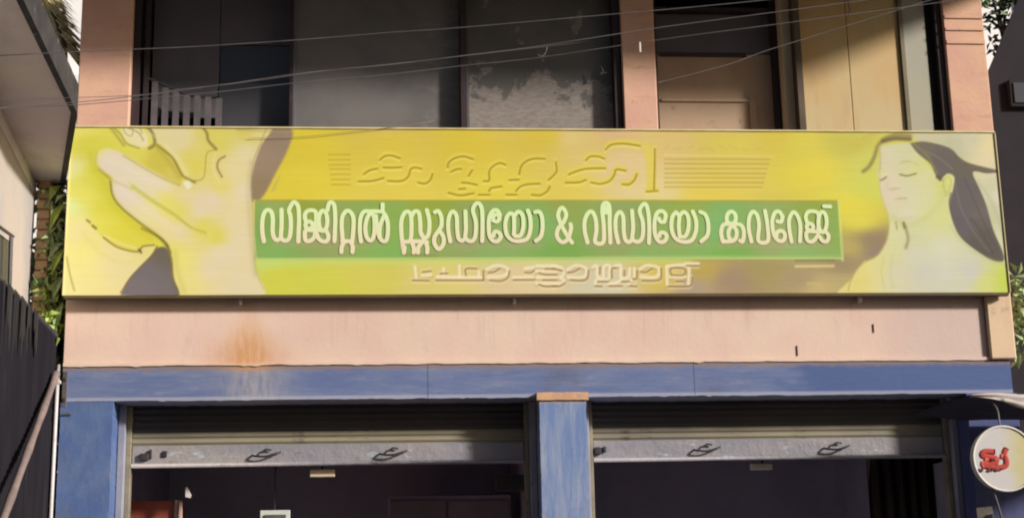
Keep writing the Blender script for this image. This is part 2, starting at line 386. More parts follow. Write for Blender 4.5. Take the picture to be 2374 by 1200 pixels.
# upper storey pilasters
box('pilaster', (-2.052, -1.715, 0.0, .30, 4.602, 6.02), M_PIL, B, .006)['label'] = 'pink pilaster at the left corner of the upper storey'
box('pilaster', (1.592, 1.823, 0.0, .30, 4.602, 6.02), M_PIL, B, .006)['label'] = 'pink pilaster between the dusty windows and the doorway'
box('pilaster', (3.885, 4.175, 0.0, .30, 4.602, 6.02), M_PIL, B, .006)['label'] = 'sunlit pink pilaster at the right corner of the upper storey'
box('pilaster_moulding', [(3.893, 4.168, -.010, -.001, 5.30, 5.325), (3.893, 4.168, -.010, -.001, 5.40, 5.42), (3.893, 4.168, -.010, -.001, 5.49, 5.51)], M_PIL, B)
# roof and deep eave
box('roof', (-2.05, 4.16, -.001, 3.9, 6.022, 6.17), M_SLAB, B, .01)
box('eave', (-3.2, 5.0, -1.30, -.003, 6.022, 6.17), M_SLAB, B, .01)
box('lintel', (-1.713, 1.590, .04, .30, 5.78, 6.02), M_PIL, B)
box('lintel', (1.825, 3.883, .04, .30, 5.78, 6.02), M_PIL, B)
# ---- left bay: dark frame, grille, boards, two dusty windows
w = box('window', [(-1.713, -1.668, .06, .20, 4.602, 5.778), (-.672, -.652, .10, .22, 4.602, 5.778), (-1.668, -.672, .06, .20, 5.735, 5.778),
                   (-1.668, -.672, .10, .20, 4.602, 4.65)], M_FRAME, B)
w['label'] = 'dark framed opening with charcoal boards and grille on the upper storey'
box('post', (-1.645, -1.615, .10, .16, 4.652, 5.73), M_FRAME, w)
box('board', (-1.612, -1.165, .24, .27, 4.80, 5.73), M_DBOARD, w)
box('board', (-1.160, -.675, .245, .27, 5.335, 5.73), M_DBOARD, w)
box('pane', (-1.160, -.675, .262, .27, 5.055, 5.33), M_DPANE, w)
box('pane', (-1.160, -.675, .235, .25, 4.652, 5.05), M_DGLASS, w)
grille = thing('grille', 'grey vertical bar grille standing in the dark opening at upper left', 'grille')
top = on_y(352, 180, .12); prev = None
for i in range(7):
    px = 356 + i * 25.0
    p0 = on_y(px, 292, .12); hh = 190 + 32 * min(1, (i / 3.0) ** .8) + (i > 4) * (i - 4) * 3
    p1 = on_y(px, hh, .12)
    box('bar', (p0.x - .020, p0.x + .020, .115, .132, 4.615, p1.z), M_BARS, grille)
a, b = on_y(338, 180, .125), on_y(508, 226, .125)
tube('top_rail', [a, on_y(400, 205, .125), on_y(440, 221, .125), b], .010, M_DARKMET, grille)
box('bottom_rail', (a.x, b.x, .110, .135, 4.604, 4.622), M_DARKMET, grille)
w = box('window', [(-.650, -.636, .10, .18, 4.604, 5.776), (-.636, .480, .10, .18, 5.738, 5.776), (-.636, .480, .10, .18, 4.602, 4.618)], M_DBOARD, B)
w['label'] = 'dusty window pane just right of the dark framed opening'
box('pane', (-.636, .480, .125, .135, 4.620, 5.736), M_GLASS, w)
box('mullion', (.482, .528, .03, .22, 4.602, 5.778), M_FRAME, B, .003)
w = box('window', [(.530, .544, .10, .18, 4.604, 5.776), (.544, 1.542, .10, .18, 5.738, 5.776), (.544, 1.535, .10, .18, 4.602, 4.618)], M_DBOARD, B)
w['label'] = 'window with pale patches, denser towards the bottom'
box('pane', (.544, 1.535, .125, .135, 4.620, 5.736), M_PATCHY, w)
box('mullion', (1.537, 1.590, .03, .22, 4.602, 5.778), M_FRAME, B, .003)
# ---- right bay: recessed doorway, sunlit panels
d = box('door', [(1.825, 1.850, .08, .46, 4.602, 5.776), (2.700, 2.742, .20, .46, 4.602, 5.776), (1.850, 2.700, .20, .46, 5.70, 5.776),
                 (1.850, 2.700, .18, .46, 5.60, 5.625)], M_FRAME, B)
d['label'] = 'brown recessed doorway between pink pilaster and beige panel'
box('door_leaf', (1.852, 2.698, .25, .29, 4.602, 5.30), M_DOORWALL, d)
box('transom', (1.852, 2.698, .24, .29, 5.305, 5.595), M_DBOARD, d)
box('rail', (1.90, 2.52, .232, .25, 5.28, 5.298), M_FRAME, d)
box('rail', (1.90, 2.52, .236, .249, 4.945, 4.965), M_DOORWALL, d)
box('stile', (2.525, 2.57, .236, .249, 4.602, 4.965), M_DOORWALL, d)
box('jamb', (2.744, 2.812, .10, .30, 4.602, 5.778), worn('cream_jamb', alb(220, 190, 150), alb(205, 175, 135), 3, (1, 1, .4), rough=.7), B, .003)
box('mullion', (2.814, 2.862, .03, .24, 4.602, 5.778), worn('brown_post', (.075, .052, .035), (.11, .08, .05), 5, (1, 1, .3), rough=.6), B, .003)
box('wall_panel', (2.864, 3.205, .070, .085, 4.602, 5.776), M_BEIGE, B, .003)
box('wall_panel', (3.209, 3.580, .070, .085, 4.602, 5.776), M_BEIGE, B, .003)
box('cover_strip', (3.582, 3.612, .050, .10, 4.602, 5.776), worn('khaki_strip', (.20, .17, .11), (.16, .14, .09), 5, rough=.7), B, .002)
box('wall_panel', (3.614, 3.778, .070, .085, 4.602, 5.776), M_SAGE, B, .003)
box('mullion', (3.78, 3.883, .10, .24, 4.602, 5.778), M_FRAME, B, .003)
box('mullion', (3.835, 3.883, .03, .098, 4.602, 5.778), M_FRAME, B, .003)

# ------------------------------------------------------------------ rolling shutters
def slat_mesh(x0, x1, h):
    prof = []
    for i in range(9):
        t = i / 8
        prof.append((-.016 * math.sin(math.pi * t) - (.006 if i in (0, 8) else 0), h * t))
    V = []; F = []
    n = len(prof)
    for x in (x0, x1):
        for (y, z) in prof: V.append((x, y, z))
        for (y, z) in prof: V.append((x, y + .004, z))
    for i in range(n - 1):
        F.append((i, i + 1, 2 * n + i + 1, 2 * n + i))
        F.append((n + i, 3 * n + i, 3 * n + i + 1, n + i + 1))
    for o in (0, 2 * n):
        for i in range(n - 1): F.append((o + i, o + n + i, o + n + i + 1, o + i + 1))
    F.append((0, 2 * n, 3 * n, n)); F.append((n - 1, 2 * n - 1, 4 * n - 1, 3 * n - 1))
    me = bpy.data.meshes.new('slat'); me.from_pydata(V, [], F); return me
def handle(x, z, parent, y=.246):
    V, F = tube_geo(spline([Vector((x - .085, y + .004, z - .012)), Vector((x - .07, y - .028, z - .02)), Vector((x, y - .034, z - .024)), Vector((x + .07, y - .028, z - .004)), Vector((x + .09, y + .004, z + .004))]), .0068, 8)
    V, F = tube_geo(spline([Vector((x - .03, y - .01, z + .0)), Vector((x, y - .014, z + .022)), Vector((x + .035, y - .01, z + .018))]), .006, 6, None, V, F)
    me = bpy.data.meshes.new('handle'); me.from_pydata(V, [], F); return link('handle', me, M_DARKMET, parent, True)
def shutter(x0, x1, label, dark=False):
    t = thing('rolling_shutter', label, 'shutter', 'rolling shutters over the shop openings')
    ys = .27
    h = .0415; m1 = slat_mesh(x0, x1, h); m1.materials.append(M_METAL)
    m2 = slat_mesh(x0, x1, h); m2.materials.append(M_METAL_SHADE)
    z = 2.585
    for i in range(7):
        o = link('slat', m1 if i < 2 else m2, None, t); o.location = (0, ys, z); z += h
    box('bottom_rail', (x0, x1, ys - .018, ys + .010, 2.462, 2.583), M_RAIL, t, .004)
    V, F = tube_geo([Vector((x0, ys - .024, 2.455)), Vector((x1, ys - .024, 2.455))], .014, 8)
    me = bpy.data.meshes.new('edge_bar'); me.from_pydata(V, [], F); link('edge_bar', me, M_RAIL, t, True)
    box('guide_rail', (x0 - .034, x0 - .003, ys - .035, ys + .035, .125, 2.838), M_METAL, t, .003)
    box('guide_rail', (x1 + .003, x1 + .034, ys - .035, ys + .035, .125, 2.838), M_METAL, t, .003)
    box('drum_cover', (x0, x1, ys + .03, ys + .06, 2.62, 2.838), M_METAL_SHADE, t)
    return t
sA = shutter(-1.655, .88, 'raised rolling shutter over the left shop opening with two pull handles')
handle(-.80, 2.528, sA); handle(.02, 2.528, sA)
for bb in ((-1.60, -1.545, .226, .25, 2.49, 2.535), (-1.543, -1.525, .232, .25, 2.50, 2.56), (-1.46, -1.43, .238, .25, 2.51, 2.55)):
    box('lock', bb, M_DARKMET, sA, .004)
sB = shutter(1.34, 3.722, 'raised rolling shutter over the right shop opening beyond the middle column')
handle(2.10, 2.528, sB); handle(2.98, 2.528, sB)
for bb in ((1.345, 1.39, .226, .25, 2.49, 2.54), (1.405, 1.425, .232, .25, 2.505, 2.545)):
    box('lock', bb, M_DARKMET, sB, .005)

# ------------------------------------------------------------------ the long sign: printed sheet
SY = -0.105                                   # front of the sheet
SX0, SX1, SZ0, SZ1 = -2.058, 4.128, 3.502, 4.622
def ART(px, py):
    v = on_y(px, py, SY); return v.x, v.z
def fr(s, ox, oy):                            # reading frames for the traced artwork
    return lambda pts: [(ox + x / s, oy + y / s) for x, y in pts]
NX, NZ = 1400, 254
gx = np.linspace(SX0, SX1, NX); gz = np.linspace(SZ0, SZ1, NZ)
GX, GZ = np.meshgrid(gx, gz)
# panel position -> photo pixel of the print (projective)
vx = GX - CAM.x; vy = SY - CAM.y; vz = GZ - CAM.z
dep = vx * FWD.x + vy * FWD.y + vz * FWD.z
PX = IW / 2 + FOC * (vx * RIGHT.x + vy * RIGHT.y + vz * RIGHT.z) / dep
PY = IH / 2 - FOC * (vx * UP.x + vy * UP.y + vz * UP.z) / dep
def rbf(pts, X, Y, p=3.0, asp=1.0, c0=240.0):
    num = np.zeros(X.shape + (3,)); den = np.zeros(X.shape)
    for (x, y, c) in pts:
        w = 1.0 / ((((X - x) / asp) ** 2 + (Y - y) ** 2 + c0) ** (p / 2))
        num += w[..., None] * np.array(c, float); den += w
    return num / den[..., None]
IMG = np.zeros((NZ, NX, 3))
def window(pts, pad):
    xs = [p[0] for p in pts]; ys = [p[1] for p in pts]
    mk = (PX > min(xs) - pad) & (PX < max(xs) + pad) & (PY > min(ys) - pad) & (PY < max(ys) + pad)
    r = np.where(mk.any(1))[0]; c = np.where(mk.any(0))[0]
    if len(r) == 0 or len(c) == 0: return None
    return slice(r[0], r[-1] + 1), slice(c[0], c[-1] + 1)
def seg_d2(X, Y, pts, closed=False):
    d = np.full(X.shape, 1e9); n = len(pts)
    for i in range(n if closed else n - 1):
        ax, ay = pts[i]; bx, by = pts[(i + 1) % n]
        ex, ey = bx - ax, by - ay; L = ex * ex + ey * ey + 1e-9
        t = np.clip(((X - ax) * ex + (Y - ay) * ey) / L, 0, 1)
        d = np.minimum(d, (X - ax - t * ex) ** 2 + (Y - ay - t * ey) ** 2)
    return np.sqrt(d)
def smooth2(pts, step=5, closed=False):
    if closed:
        q = spline([Vector((x, y, 0)) for x, y in pts + pts[:1]], step)[:-1]
    else:
        q = spline([Vector((x, y, 0)) for x, y in pts], step)
    return [(v.x, v.y) for v in q]
def poly(pts, colr, soft=1.5, a=1.0, sm=True):
    global IMG
    if sm: pts = smooth2(pts, 4, True)
    w = window(pts, soft * 3 + 2)
    if w is None: return
    X, Y = PX[w], PY[w]
    ins = np.zeros(X.shape, bool); n = len(pts)
    for i in range(n):
        ax, ay = pts[i]; bx, by = pts[(i + 1) % n]
        if ay == by: continue
        ins ^= ((ay > Y) != (by > Y)) & (X < (bx - ax) * (Y - ay) / (by - ay) + ax)
    d = seg_d2(X, Y, pts, True); d = np.where(ins, -d, d)
    al = a / (1 + np.exp(np.clip(d / soft * 2.2, -30, 30)))
    cc = rbf(colr, X, Y) if isinstance(colr, list) else np.array(colr, float)
    IMG[w] = IMG[w] * (1 - al[..., None]) + cc * al[..., None]
def line(pts, c, wd=4, soft=1.2, a=1.0, sm=True):
    if sm: pts = smooth2(pts, 4)
    w = window(pts, wd + soft * 3)
    if w is None: return
    X, Y = PX[w], PY[w]
    d = seg_d2(X, Y, pts) - wd / 2
    al = a / (1 + np.exp(np.clip(d / soft * 2.2, -30, 30)))
    IMG[w] = IMG[w] * (1 - al[..., None]) + np.array(c, float) * al[..., None]

bgpts = [(175, 300, (232, 214, 104)), (205, 340, (220, 206, 74)), (165, 390, (230, 220, 150)), (222, 400, (216, 206, 72)), (200, 450, (228, 214, 96)), (238, 440, (214, 204, 72)), (150, 480, (222, 226, 160)), (250, 480, (216, 204, 68)), (240, 520, (224, 210, 84)),
         (285, 525, (222, 206, 66)), (320, 545, (220, 204, 72)), (175, 515, (232, 216, 140)), (190, 620, (236, 220, 132)), (150, 640, (226, 224, 160)), (280, 640, (230, 210, 150)),
         (700, 350, (220, 193, 58)), (900, 325, (220, 190, 64)), (1100, 330, (220, 190, 60)), (1260, 320, (219, 188, 66)), (1360, 330, (220, 190, 108)), (1450, 390, (228, 196, 140)), (1330, 320, (222, 192, 120)),
         (1540, 330, (222, 188, 112)), (1700, 330, (220, 196, 78)), (1800, 320, (218, 190, 70)), (1880, 400, (230, 206, 68)), (1850, 330, (220, 200, 72)), (1960, 330, (205, 188, 78)),
         (1960, 480, (230, 210, 66)), (1990, 510, (226, 208, 70)), (2015, 430, (214, 208, 88)), (2030, 380, (212, 204, 92)), (700, 430, (226, 200, 62)), (900, 440, (228, 200, 80)), (1150, 445, (228, 204, 72)), (1300, 440, (228, 200, 88)), (1500, 452, (230, 204, 140)), (1650, 445, (230, 200, 80)),
         (640, 640, (212, 202, 72)), (620, 608, (200, 210, 105)), (850, 640, (214, 198, 88)), (760, 660, (212, 204, 78)), (1000, 660, (222, 200, 115)), (1200, 660, (226, 198, 148)), (1400, 660, (215, 200, 165)), (1550, 640, (222, 192, 88)),
         (1625, 630, (188, 160, 78)), (1690, 650, (165, 135, 106)), (1600, 660, (176, 150, 128)), (1850, 645, (170, 145, 104)), (1950, 610, (160, 136, 98)), (1965, 575, (190, 165, 90)), (2020, 560, (150, 125, 92)), (2035, 585, (148, 124, 104)), (1770, 625, (168, 148, 88)),
         (1900, 665, (200, 172, 112)), (1950, 660, (190, 168, 108)), 
         (1400, 300, (222, 178, 130)), (900, 300, (214, 184, 92)), (1700, 300, (216, 184, 100)), (1150, 300, (218, 188, 80))]
step = 4
IMGs = rbf(bgpts, PX[::step, ::step], PY[::step, ::step], 3.6, 1.6)
zi = np.linspace(0, IMGs.shape[0] - 1, NZ); xi = np.linspace(0, IMGs.shape[1] - 1, NX)
z0 = np.floor(zi).astype(int).clip(0, IMGs.shape[0] - 2); x0 = np.floor(xi).astype(int).clip(0, IMGs.shape[1] - 2)
fz = (zi - z0)[:, None, None]; fx = (xi - x0)[None, :, None]
IMG = (IMGs[z0][:, x0] * (1 - fz) * (1 - fx) + IMGs[z0 + 1][:, x0] * fz * (1 - fx) + IMGs[z0][:, x0 + 1] * (1 - fz) * fx + IMGs[z0 + 1][:, x0 + 1] * fz * fx)

# ---- printed photograph of hands at the left end
A = fr(2.857, 140, 270)
def AC(l): return [(140 + x / 2.857, 270 + y / 2.857, c) for x, y, c in l]
poly([(620, 288), (676, 300), (668, 345), (640, 400), (612, 452), (588, 468), (560, 420), (585, 340)], [(640, 310, (152, 126, 104)), (600, 440, (150, 125, 92)), (610, 370, (158, 132, 108))], 3)
poly([(636, 425), (650, 405), (640, 435), (628, 445)], (206, 178, 90), 2, .8)
poly(A([(560, 50), (940, 50), (1385, 50), (1330, 190), (1290, 300), (1262, 420), (1265, 560), (1282, 900), (1292, 1020), (1330, 1200), (790, 1200), (755, 1050), (735, 900), (640, 780), (520, 700), (410, 610), (350, 530), (325, 440), (345, 400), (280, 365), (240, 310), (246, 240), (320, 212), (420, 250), (560, 330), (700, 400), (790, 440), (830, 430), (790, 330), (700, 230), (600, 140)]),
     AC([(320, 320, (228, 206, 186)), (380, 300, (230, 208, 176)), (460, 370, (228, 208, 178)), (560, 400, (228, 208, 172)), (480, 540, (228, 206, 180)), (560, 620, (230, 212, 160)), (820, 520, (228, 206, 150)), (1000, 560, (230, 206, 178)), (1120, 900, (230, 208, 172)), (1180, 800, (230, 208, 166)), (300, 290, (228, 206, 184)), (270, 250, (232, 218, 140)), (420, 500, (226, 206, 186)), (520, 380, (228, 210, 168)), (640, 450, (228, 208, 170)), (600, 600, (230, 214, 140)), (1000, 1000, (230, 208, 168)), (1150, 700, (230, 208, 162)), (930, 600, (230, 206, 178)),
         (1040, 800, (222, 206, 78)), (950, 740, (224, 208, 90)), (700, 570, (228, 214, 100)), (780, 620, (226, 210, 96)), (800, 780, (228, 206, 158)), (900, 330, (222, 204, 84)), (870, 280, (224, 204, 104)), (800, 150, (228, 206, 156)), (740, 90, (226, 208, 150)), (1060, 160, (218, 200, 92)), (1000, 80, (216, 198, 90)), (1230, 90, (212, 194, 92)), (1310, 90, (224, 204, 130)),
         (810, 950, (232, 216, 118)), (760, 880, (228, 212, 110)), (1230, 500, (230, 208, 170)), (1150, 350, (228, 208, 150)), (1230, 250, (228, 208, 160)), (700, 760, (230, 208, 150)), (1200, 1100, (230, 208, 165)), (1050, 450, (228, 206, 110)), (1050, 900, (232, 210, 175)), (850, 1100, (232, 214, 130))]), 2)
poly(A([(400, 230), (600, 200), (660, 190), (760, 280), (800, 380), (800, 440), (760, 440), (600, 350), (480, 280)]), AC([(500, 230, (222, 206, 92)), (650, 300, (206, 186, 74)), (760, 400, (214, 192, 92))]), 2.5)
line(A([(560, 55), (610, 110), (625, 180), (590, 210)]), (140, 118, 62), 7, 2.0, .9)
line(A([(320, 60), (360, 110), (420, 190)]), (168, 146, 78), 6, 2.5, .7)
poly(A([(400, 80), (470, 70), (560, 100), (585, 170), (560, 205), (480, 190), (420, 140)]), (232, 214, 160), 2)
line(A([(410, 60), (430, 110), (470, 130), (480, 90), (450, 80)]), (170, 150, 92), 2.2, 1, .8)
line(A([(520, 60), (540, 110)]), (176, 152, 88), 3, 1.4, .7)
line(A([(640, 190), (740, 270), (790, 360), (820, 400), (890, 435)]), (140, 122, 48), 5, 1.8, .95)
line(A([(820, 400), (880, 425), (950, 400), (965, 260), (990, 230), (1040, 220)]), (172, 152, 60), 2.5, 1.2, .8)
line(A([(610, 120), (760, 260), (830, 390)]), (232, 214, 130), 3, 2, .6)
line(A([(930, 55), (970, 110), (980, 160), (1030, 215)]), (142, 124, 62), 6, 1.8, .9)
line(A([(1090, 265), (1050, 290), (1040, 340), (1070, 400)]), (150, 120, 78), 4, 1.4, .9)
line(A([(1025, 250), (1010, 340), (1040, 420), (1060, 440)]), (234, 216, 150), 3, 1.4, .7)
line(A([(1170, 90), (1400, 100), (1543, 105)]), (176, 150, 84), 3, 1.8, .5)
poly(A([(810, 430), (850, 425), (870, 460), (840, 480)]), (240, 224, 186), 1.5)
line(A([(255, 350), (320, 405)]), (160, 152, 58), 6, 2.6, .9)
line(A([(330, 420), (345, 520), (400, 600), (520, 700), (640, 785), (700, 850)]), (168, 156, 58), 6, 3.2, .8)
line(A([(540, 740), (640, 790), (700, 840), (728, 900)]), (122, 108, 42), 5, 2, .9)
line(A([(240, 240), (235, 320), (270, 370)]), (196, 182, 76), 4, 3, .6)
line(A([(470, 470), (600, 560), (750, 655), (870, 740)]), (204, 192, 78), 3.5, 1.8, .8)
line(A([(460, 440), (500, 480)]), (206, 214, 110), 5, 3, .7)
poly(A([(150, 690), (215, 735), (290, 810), (400, 870), (500, 895), (540, 865), (620, 850), (600, 930), (500, 1040), (395, 1200), (60, 1200), (40, 900), (60, 740)]),
     AC([(150, 900, (236, 220, 132)), (350, 930, (232, 212, 158)), (430, 860, (236, 214, 160)), (200, 1080, (236, 216, 142)), (560, 890, (228, 210, 140)), (120, 760, (232, 214, 150))]), 2, .8)
poly(A([(400, 1180), (450, 1080), (520, 1000), (600, 920), (640, 870), (700, 870), (735, 950), (745, 1060), (770, 1200)]), AC([(600, 1050, (118, 106, 106)), (680, 920, (110, 98, 82)), (560, 1120, (124, 112, 112))]), 1.6)
line(A([(400, 1165), (470, 1060), (600, 925), (640, 860)]), (126, 104, 58), 3, 1.4, .9)
line(A([(700, 850), (735, 940), (745, 1060), (775, 1170)]), (120, 100, 52), 4, 2, .8)
line(A([(175, 685), (195, 700)]), (130, 116, 52), 4, 1.4); line(A([(212, 722), (235, 740)]), (126, 112, 50), 5, 1.4)
line(A([(285, 800), (380, 865), (510, 895), (545, 860), (620, 850)]), (134, 112, 52), 3.5, 1.4, .9)
line(A([(520, 880), (535, 900)]), (110, 90, 46), 5, 1.4, .9)
line(A([(290, 785), (400, 840), (500, 870)]), (240, 222, 170), 3, 1.5, .7)
line(A([(42, 930), (62, 1040), (92, 1150)]), (176, 168, 84), 4, 1.4, .9)
line(A([(1372, 60), (1320, 190), (1278, 300), (1262, 420), (1268, 560)]), (176, 152, 108), 3, 1.5, .7)
line(A([(1268, 560), (1282, 900), (1300, 1040), (1345, 1140)]), (188, 164, 108), 2.5, 1.5, .6)

line(A([(200, 260), (225, 340), (290, 430), (320, 530), (400, 640), (520, 740), (600, 800)]), (206, 190, 52), 16, 9, .55)
line(A([(300, 400), (380, 440), (470, 480)]), (196, 180, 88), 4, 3, .55)
line(A([(420, 260), (560, 345), (700, 420), (790, 455)]), (176, 156, 62), 3, 2.4, .7)
line(A([(300, 290), (440, 340), (600, 420), (720, 470)]), (234, 214, 196), 12, 8, .5)
line(A([(400, 470), (500, 560), (640, 660), (780, 760)]), (234, 214, 190), 12, 8, .5)
line(A([(480, 460), (620, 560), (760, 650), (860, 730), (960, 770)]), (190, 176, 60), 4, 3, .75)
line(A([(700, 200), (780, 290), (840, 380)]), (236, 218, 164), 8, 5, .5)
line(A([(640, 200), (720, 300), (790, 400)]), (186, 164, 60), 9, 5, .6)
line(A([(330, 430), (345, 520), (400, 600), (520, 700), (640, 788), (710, 860)]), (122, 108, 40), 2.6, 1.4, .8)
line(A([(1262, 300), (1245, 500), (1262, 800), (1290, 1050)]), (196, 172, 122), 7, 6, .5)
line(A([(760, 900), (780, 1040), (820, 1160)]), (206, 190, 96), 8, 6, .6)
line(A([(470, 85), (520, 110), (550, 160)]), (150, 128, 74), 2.2, 1, .8)
line(A([(350, 70), (400, 120), (440, 180), (520, 210)]), (156, 134, 66), 3, 1.4, .8)
line(A([(150, 780), (260, 900), (380, 960), (480, 960)]), (224, 206, 120), 6, 6, .6)

# ---- printed photograph of a woman at the right end
Bf = fr(2.857, 1900, 280)
def BC(l): return [(1900 + x / 2.857, 280 + y / 2.857, c) for x, y, c in l]
poly(Bf([(560, 40), (1400, 40), (1400, 1200), (900, 1200), (850, 600), (800, 300), (700, 200)]), BC([(700, 100, (204, 192, 150)), (1000, 130, (206, 194, 158)), (1120, 180, (228, 206, 150)), (1100, 280, (224, 204, 158)), (1150, 420, (206, 196, 156)), (1150, 600, (200, 192, 150)), (1240, 800, (216, 206, 166)), (1230, 1000, (206, 210, 150)), (900, 170, (196, 186, 148)), (1220, 500, (224, 210, 184))]), 5, sm=False)
poly(Bf([(405, 165), (600, 150), (660, 220), (760, 340), (800, 390), (850, 345), (890, 380), (880, 450), (850, 520), (870, 640), (900, 740), (980, 820), (1100, 890), (1230, 935), (1300, 960), (1300, 1200), (180, 1200), (215, 1040), (290, 940), (380, 895), (440, 800), (462, 700), (455, 620), (425, 550), (405, 480), (398, 430), (385, 330), (398, 240)]),
     BC([(440, 250, (218, 204, 164)), (560, 240, (210, 202, 156)), (660, 290, (212, 206, 128)), (600, 200, (208, 200, 154)), (440, 430, (226, 204, 172)), (450, 500, (224, 204, 172)), (600, 470, (216, 206, 166)), (700, 400, (216, 206, 150)), (820, 440, (206, 204, 108)), (760, 540, (214, 208, 130)), (600, 620, (222, 208, 176)), (720, 520, (214, 206, 160)), (800, 640, (213, 208, 132)), (700, 650, (216, 208, 142)), (640, 780, (212, 206, 156)), (800, 850, (216, 208, 174)), (700, 1000, (212, 200, 178)),
         (1000, 1000, (206, 196, 182)), (800, 1000, (212, 203, 182)), (640, 900, (214, 206, 178)), (500, 720, (222, 212, 156)), (460, 860, (218, 210, 146)), (380, 960, (222, 206, 140)), (260, 1060, (228, 206, 118)), (330, 940, (228, 212, 124)), (1220, 1070, (202, 208, 76)), (900, 1090, (210, 202, 172)), (500, 1000, (216, 204, 168)), (1100, 1080, (214, 208, 120)), (870, 380, (222, 212, 130))]), 2)
poly(Bf([(600, 150), (700, 138), (860, 180), (930, 245), (1000, 285), (1190, 332), (1110, 348), (1015, 340), (1060, 450), (1105, 560), (1150, 720), (1210, 860), (1218, 925), (1150, 925), (1050, 865), (950, 785), (895, 690), (862, 560), (888, 440), (892, 370), (845, 350), (800, 388), (765, 350), (735, 285), (650, 215)]),
     BC([(700, 170, (112, 98, 78)), (800, 250, (102, 90, 83)), (950, 450, (98, 87, 84)), (950, 650, (98, 85, 88)), (1100, 800, (88, 78, 66)), (1000, 300, (102, 90, 70)), (1100, 600, (106, 92, 82))]), 1.6)
line(Bf([(1000, 650), (1060, 720), (1150, 880)]), (76, 66, 54), 4, 2, .7)
line(Bf([(780, 370), (800, 388)]), (84, 70, 50), 7, 2, .9)
line(Bf([(870, 480), (862, 560), (900, 700), (960, 790), (1100, 890), (1210, 925)]), (84, 74, 50), 3, 1.5, .8)
line(Bf([(620, 150), (720, 240), (780, 350)]), (140, 126, 72), 4, 2.4, .8)
line(Bf([(1050, 400), (1150, 560), (1240, 850)]), (186, 180, 136), 5, 3, .6)
line(Bf([(920, 250), (1000, 290), (1170, 335)]), (110, 96, 70), 3.5, 1.6, .9)
line(Bf([(290, 335), (330, 300), (362, 240), (385, 170), (430, 120), (500, 95), (600, 100)]), (146, 126, 70), 8, 3, .9)
line(Bf([(420, 135), (500, 118), (598, 122)]), (112, 90, 52), 9, 2.4, .9)
line(Bf([(395, 170), (402, 260), (395, 330)]), (190, 176, 100), 4, 2, .7)
line(Bf([(290, 120), (350, 90), (470, 60)]), (188, 168, 90), 5, 3, .5)
line(Bf([(150, 220), (260, 170), (350, 130)]), (202, 188, 76), 10, 6, .5)
line(Bf([(532, 355), (580, 364), (635, 350)]), (152, 138, 82), 3.2, 1.3, .9)
line(Bf([(540, 272), (590, 268)]), (190, 182, 118), 2.6, 1.4, .7)
line(Bf([(405, 395), (440, 375)]), (164, 150, 92), 3.5, 1.4, .9)
line(Bf([(400, 335), (420, 355), (450, 350)]), (226, 222, 130), 4, 2, .6)
line(Bf([(470, 452), (525, 448)]), (196, 168, 134), 3, 1.6, .8)
line(Bf([(520, 518), (575, 512)]), (190, 172, 120), 2.6, 1.6, .7)
line(Bf([(480, 620), (520, 650), (600, 640)]), (204, 192, 140), 4, 3, .5)
line(Bf([(505, 672), (512, 715)]), (160, 150, 88), 3.6, 1.8, .8)
line(Bf([(556, 678), (565, 705)]), (104, 92, 54), 7, 2, .9)
line(Bf([(570, 710), (586, 780), (572, 840)]), (150, 136, 92), 6, 3, .8)
line(Bf([(820, 390), (822, 440), (835, 480)]), (176, 176, 80), 3, 1.6, .7)
line(Bf([(425, 900), (410, 1000), (430, 1110)]), (206, 198, 112), 3, 2, .7)
line(Bf([(205, 1110), (240, 1010), (300, 930)]), (234, 216, 130), 3, 2, .7)
line([(2302, 296), (2318, 420), (2350, 670)], (228, 214, 180), 4, 2, .7)

line([(610, 608), (1100, 607), (1600, 605)], (198, 212, 116), 9, 7, .7)
line(Bf([(830, 470), (780, 570), (690, 650), (590, 690), (480, 650)]), (194, 192, 110), 8, 8, .4)
line(Bf([(402, 300), (396, 420), (425, 545), (455, 630)]), (196, 184, 104), 2.5, 2, .6)
line(Bf([(532, 357), (580, 366), (640, 350)]), (128, 112, 70), 2.4, 1.3, .7)
line(Bf([(530, 285), (590, 270), (650, 290)]), (180, 170, 108), 2.6, 2, .35)
line(Bf([(403, 393), (425, 388), (442, 372)]), (140, 124, 80), 3, 1.4, .7)
line(Bf([(455, 400), (448, 440), (470, 455), (500, 452)]), (196, 176, 136), 2.2, 2, .4)
line(Bf([(500, 520), (535, 512), (575, 520)]), (196, 160, 130), 3.2, 1.8, .5)
line(Bf([(820, 400), (850, 370), (872, 400), (860, 460), (835, 500)]), (176, 172, 84), 2.2, 1.2, .7)
line(Bf([(700, 200), (800, 250), (880, 320)]), (140, 126, 108), 2.4, 1.6, .6)
line(Bf([(900, 420), (930, 560), (1010, 720), (1120, 860)]), (126, 112, 104), 3, 2, .6)
line(Bf([(960, 380), (1030, 540), (1110, 720), (1180, 860)]), (78, 68, 60), 2.6, 1.6, .6)
line(Bf([(870, 700), (940, 800), (1080, 900), (1240, 950)]), (188, 182, 128), 4, 4, .5)
line(Bf([(450, 720), (440, 800), (380, 890), (280, 950), (215, 1040), (190, 1120)]), (180, 160, 96), 3, 2, .7)
line(Bf([(480, 900), (470, 1000), (490, 1100)]), (200, 190, 140), 4, 4, .5)
